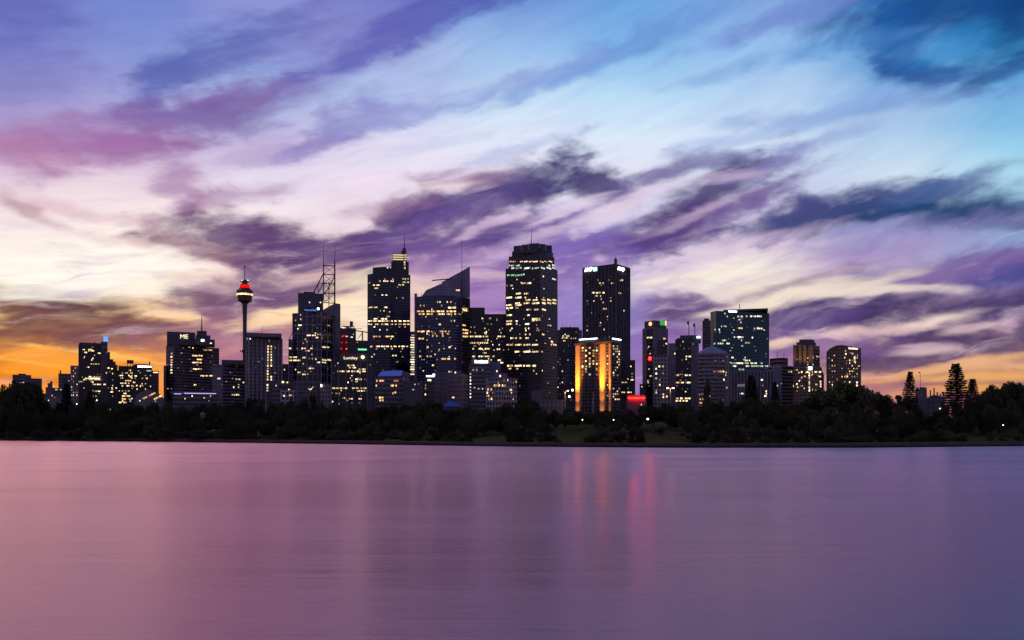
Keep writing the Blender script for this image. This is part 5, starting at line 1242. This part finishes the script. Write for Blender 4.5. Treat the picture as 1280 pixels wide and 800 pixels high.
# shrubs just behind the path
px = -30.0
while px < 1320:
    Yd = shore_y((px - 640) / F_PX * 320) + tr.uniform(8, 13)
    if not (792 < px < 866 or 700 < px < 732 or 612 < px < 636) and tr.random() < 0.86:
        yw = HOR + CAM_H / Yd * F_PX
        plant('shrub', px, yw - tr.uniform(9, 17), Yd, tr.uniform(14, 26), lab(px, 'low shrub beside the sea wall path'), 'shrub', 'low shrubs by the path below ' + above(px))
    px += tr.uniform(10, 19)
# trees one can tell apart
plant('pine', 83, 478.5, 480, 21, 'dark conical tree standing above the belt, left of the blue-lit dark tower', 'tree', None)
plant('round', 112, 485.5, 485, 22, 'dark round tree top standing above the belt in front of the blue-lit dark tower', 'tree', None)
plant('spread', 27, 478, 478, 74, 'broad domed fig tree at the far left edge of the shore', 'tree', None, 1, 'fig_tree')
plant('tall', 885, 469.5, 385, 12, 'slim dark column of a conifer in front of the cone-roofed hotel', 'tree', None, None, 'cypress_tree')
plant('pine', 939, 468.5, 390, 27, 'broad dark pine in front of the teal tower', 'tree', None)
plant('pine', 968.5, 477, 392, 16, 'smaller dark pine in front of the fin-fronted low block, right of the broad pine', 'tree', None)
plant('pine', 1137.5, 464, 430, 22, 'ragged narrow Norfolk-type pine left of the castellated house', 'tree', None, 0)
plant('pine', 1195, 453.5, 415, 37, 'tallest pine of the skyline, tiered like a steeple, right of the castellated house', 'tree', None, 1)
plant('pine', 1215.5, 473, 430, 25, 'shorter broad pine leaning against the tallest pine on the right', 'tree', None, 2)
plant('spread', 1062, 476, 372, 92, 'big domed tree crowning the knoll below the curved-roof bronze hotel', 'tree', None, 2, 'fig_tree')
plant('spread', 1256, 477.5, 385, 66, 'wide domed fig tree at the far right edge of the shore', 'tree', None, 0, 'fig_tree')
plant('round', 823.5, 533.5, 322, 19, 'small round tree alone on the dim lawn by the water', 'tree', None)
plant('round', 852.5, 541, 318, 11, 'smallest round tree on the right part of the dim lawn', 'tree', None)

# ------------------------------------------------------------------ lamps and small things of the park
def park_lamp(px, py, Y, label, m=LAMP_COOL, r=0.2, group=None):
    p = world_at(px, py, Y); gz = ground_z(p.x, Y)
    root = empty('street_lamp', (p.x, Y, gz), label, 'lamp', group)
    mb = MB(); mb.bar((0, 0, -0.2), (0, 0, p.z - gz - r), 0.08, 6, 0.05); mb.build('post', METAL, root)
    bm = bmesh.new(); bmesh.ops.create_icosphere(bm, subdivisions=2, radius=r); me = bpy.data.meshes.new('globe'); bm.to_mesh(me); bm.free(); me.materials.append(m)
    o = bpy.data.objects.new('globe', me); COL.objects.link(o); o.parent = root; o.location = (0, 0, p.z - gz)
    mb = MB(); mb.lathe((0, 0), [(0.12, p.z - gz + r * 0.8), (0.34, p.z - gz + r * 0.9), (0.05, p.z - gz + r * 1.5)], 10); mb.build('cap', METAL, root)
    return root
park_lamp(728, 524.6, 306, 'park lamp among dark trees just below the floodlit hotel')
park_lamp(767, 524.8, 310, 'park lamp among dark trees right of the floodlit hotel columns')
park_lamp(809.6, 523.8, 318, 'brightest greenish park lamp, above the dim lawn', LAMP_COOL, 0.36)
park_lamp(1254, 531.4, 330, 'single park lamp at the far right below the wide fig tree')
park_lamp(121.5, 544.6, 418, 'greenish lamp low beside the sea wall path on the left', LAMP_COOL, 0.6)
park_lamp(96, 505, 470, 'small lamp in the trees left of the blue-lit dark tower', LAMP_COOL, 0.25)
park_lamp(121, 500.3, 470, 'small lamp in the trees below the blue-lit dark tower', LAMP_COOL, 0.3)
park_lamp(138, 512.4, 470, 'amber lamp low in the tree gap below the billboard tower', LAMP_WARM, 0.4)
def roadside(px, y0, y1, Y, label, two=True, h=0.5):
    p = world_at(px, y0, Y); gz = ground_z(p.x, Y); H = p.z - gz
    root = empty('street_lamp', (p.x, Y, gz), label, 'lamp')
    mb = MB(); mb.bar((0, 0, -0.2), (0, 0, H), 0.34, 7, 0.22); mb.build('post', PALE, root)
    for sgn in ((-1, 1) if two else (1,)):
        mb = MB(); mb.bar((0, 0, H), (sgn * 1.5, 0, H + 0.3), 0.09, 5); mb.build('arm', METAL, root)
        mb = MB(); mb.obox((sgn * 1.9, 0, H + 0.25), (h, 0, 0), (0, 0.3, 0), (0, 0, 0.28)); mb.build('lamp_head', LAMP_WARM, root)
    l = bpy.data.lights.new('lamp_glow', 'POINT'); l.energy = 900; l.color = (1, 0.5, 0.14); l.shadow_soft_size = 0.4
    o = bpy.data.objects.new('lamp_glow', l); COL.objects.link(o); o.location = (p.x, Y - 1.8, p.z - 0.5)
    return root
roadside(838, 485.6, 499, 600, 'twin-headed amber street lamp with a lit pole, right of the pale gridded hotel', True, 0.7)
roadside(706.5, 489, 500, 600, 'single-headed amber street lamp left of the floodlit hotel', False, 0.5)
park_lamp(715.6, 487.6, 590, 'dazzling white lamp on the left edge of the floodlit hotel', LAMP_COOL, 0.75)
park_lamp(711.6, 495.6, 580, 'lower dazzling lamp at the left foot of the floodlit hotel', LAMP_COOL, 0.75)
# flag pole in front of the floodlit hotel
fpx = world_at(741.4, 491, 420); gz = ground_z(fpx.x, 420)
r0 = empty('flagpole', (fpx.x, 420, gz), 'slim pale pole catching amber light in front of the floodlit hotel', 'pole')
mb = MB(); mb.bar((0, 0, -0.3), (0, 0, fpx.z - gz), 0.22, 7, 0.14); mb.build('pole', PALE, r0); mb = MB(); mb.lathe((0, 0), [(0.05, fpx.z - gz), (0.26, fpx.z - gz + 0.15), (0.05, fpx.z - gz + 0.4)], 8); mb.build('finial', PALE, r0)
flood('pole_light', (fpx.x - 1.5, 417, gz + 8), (fpx.x, 420, gz + 12), 200, (1, 0.6, 0.2), 0.2, 60)
# gate pier on the sea wall, left
Yp = 431; p = world_at(56, 545, Yp); gz = ground_z(p.x, Yp)
r0 = empty('stone_pier', (p.x, Yp, gz), 'short dull pink stone pier with a cap on the sea wall at the left', 'pillar')
MP = plain('dull_pink_stone', (0.30, 0.19, 0.19), 0.9)
mb = MB(); mb.prism([(-0.9, -0.9), (0.9, -0.9), (0.9, 0.9), (-0.9, 0.9)], -0.3, 3.2); mb.build('shaft', MP, r0); mb = MB(); mb.prism([(-1.15, -1.15), (1.15, -1.15), (1.15, 1.15), (-1.15, 1.15)], 3.2, 3.6); mb.lathe((0, 0), [(1.1, 3.6), (0.7, 4.1), (0.1, 4.5)], 4); mb.build('cap', MP, r0)
# small pale kiosk in the trees
Yk = 408; p = world_at(253.5, 518, Yk); gz = ground_z(p.x, Yk)
r0 = empty('kiosk', (p.x, Yk, gz), 'tiny pale kiosk half hidden in the trees below the violet-lit pavilion', 'kiosk')
hh = p.z - gz
mb = MB(); mb.prism([(-0.8, -0.8), (0.8, -0.8), (0.8, 0.8), (-0.8, 0.8)], -0.2, hh); mb.build('wall', M_VIOLETWALL, r0)
mb = MB(); mb.lathe((0, 0), [(1.5, hh), (1.2, hh + 0.5), (0.1, hh + 1.3)], 4); mb.build('roof', M_VIOLETWALL, r0)
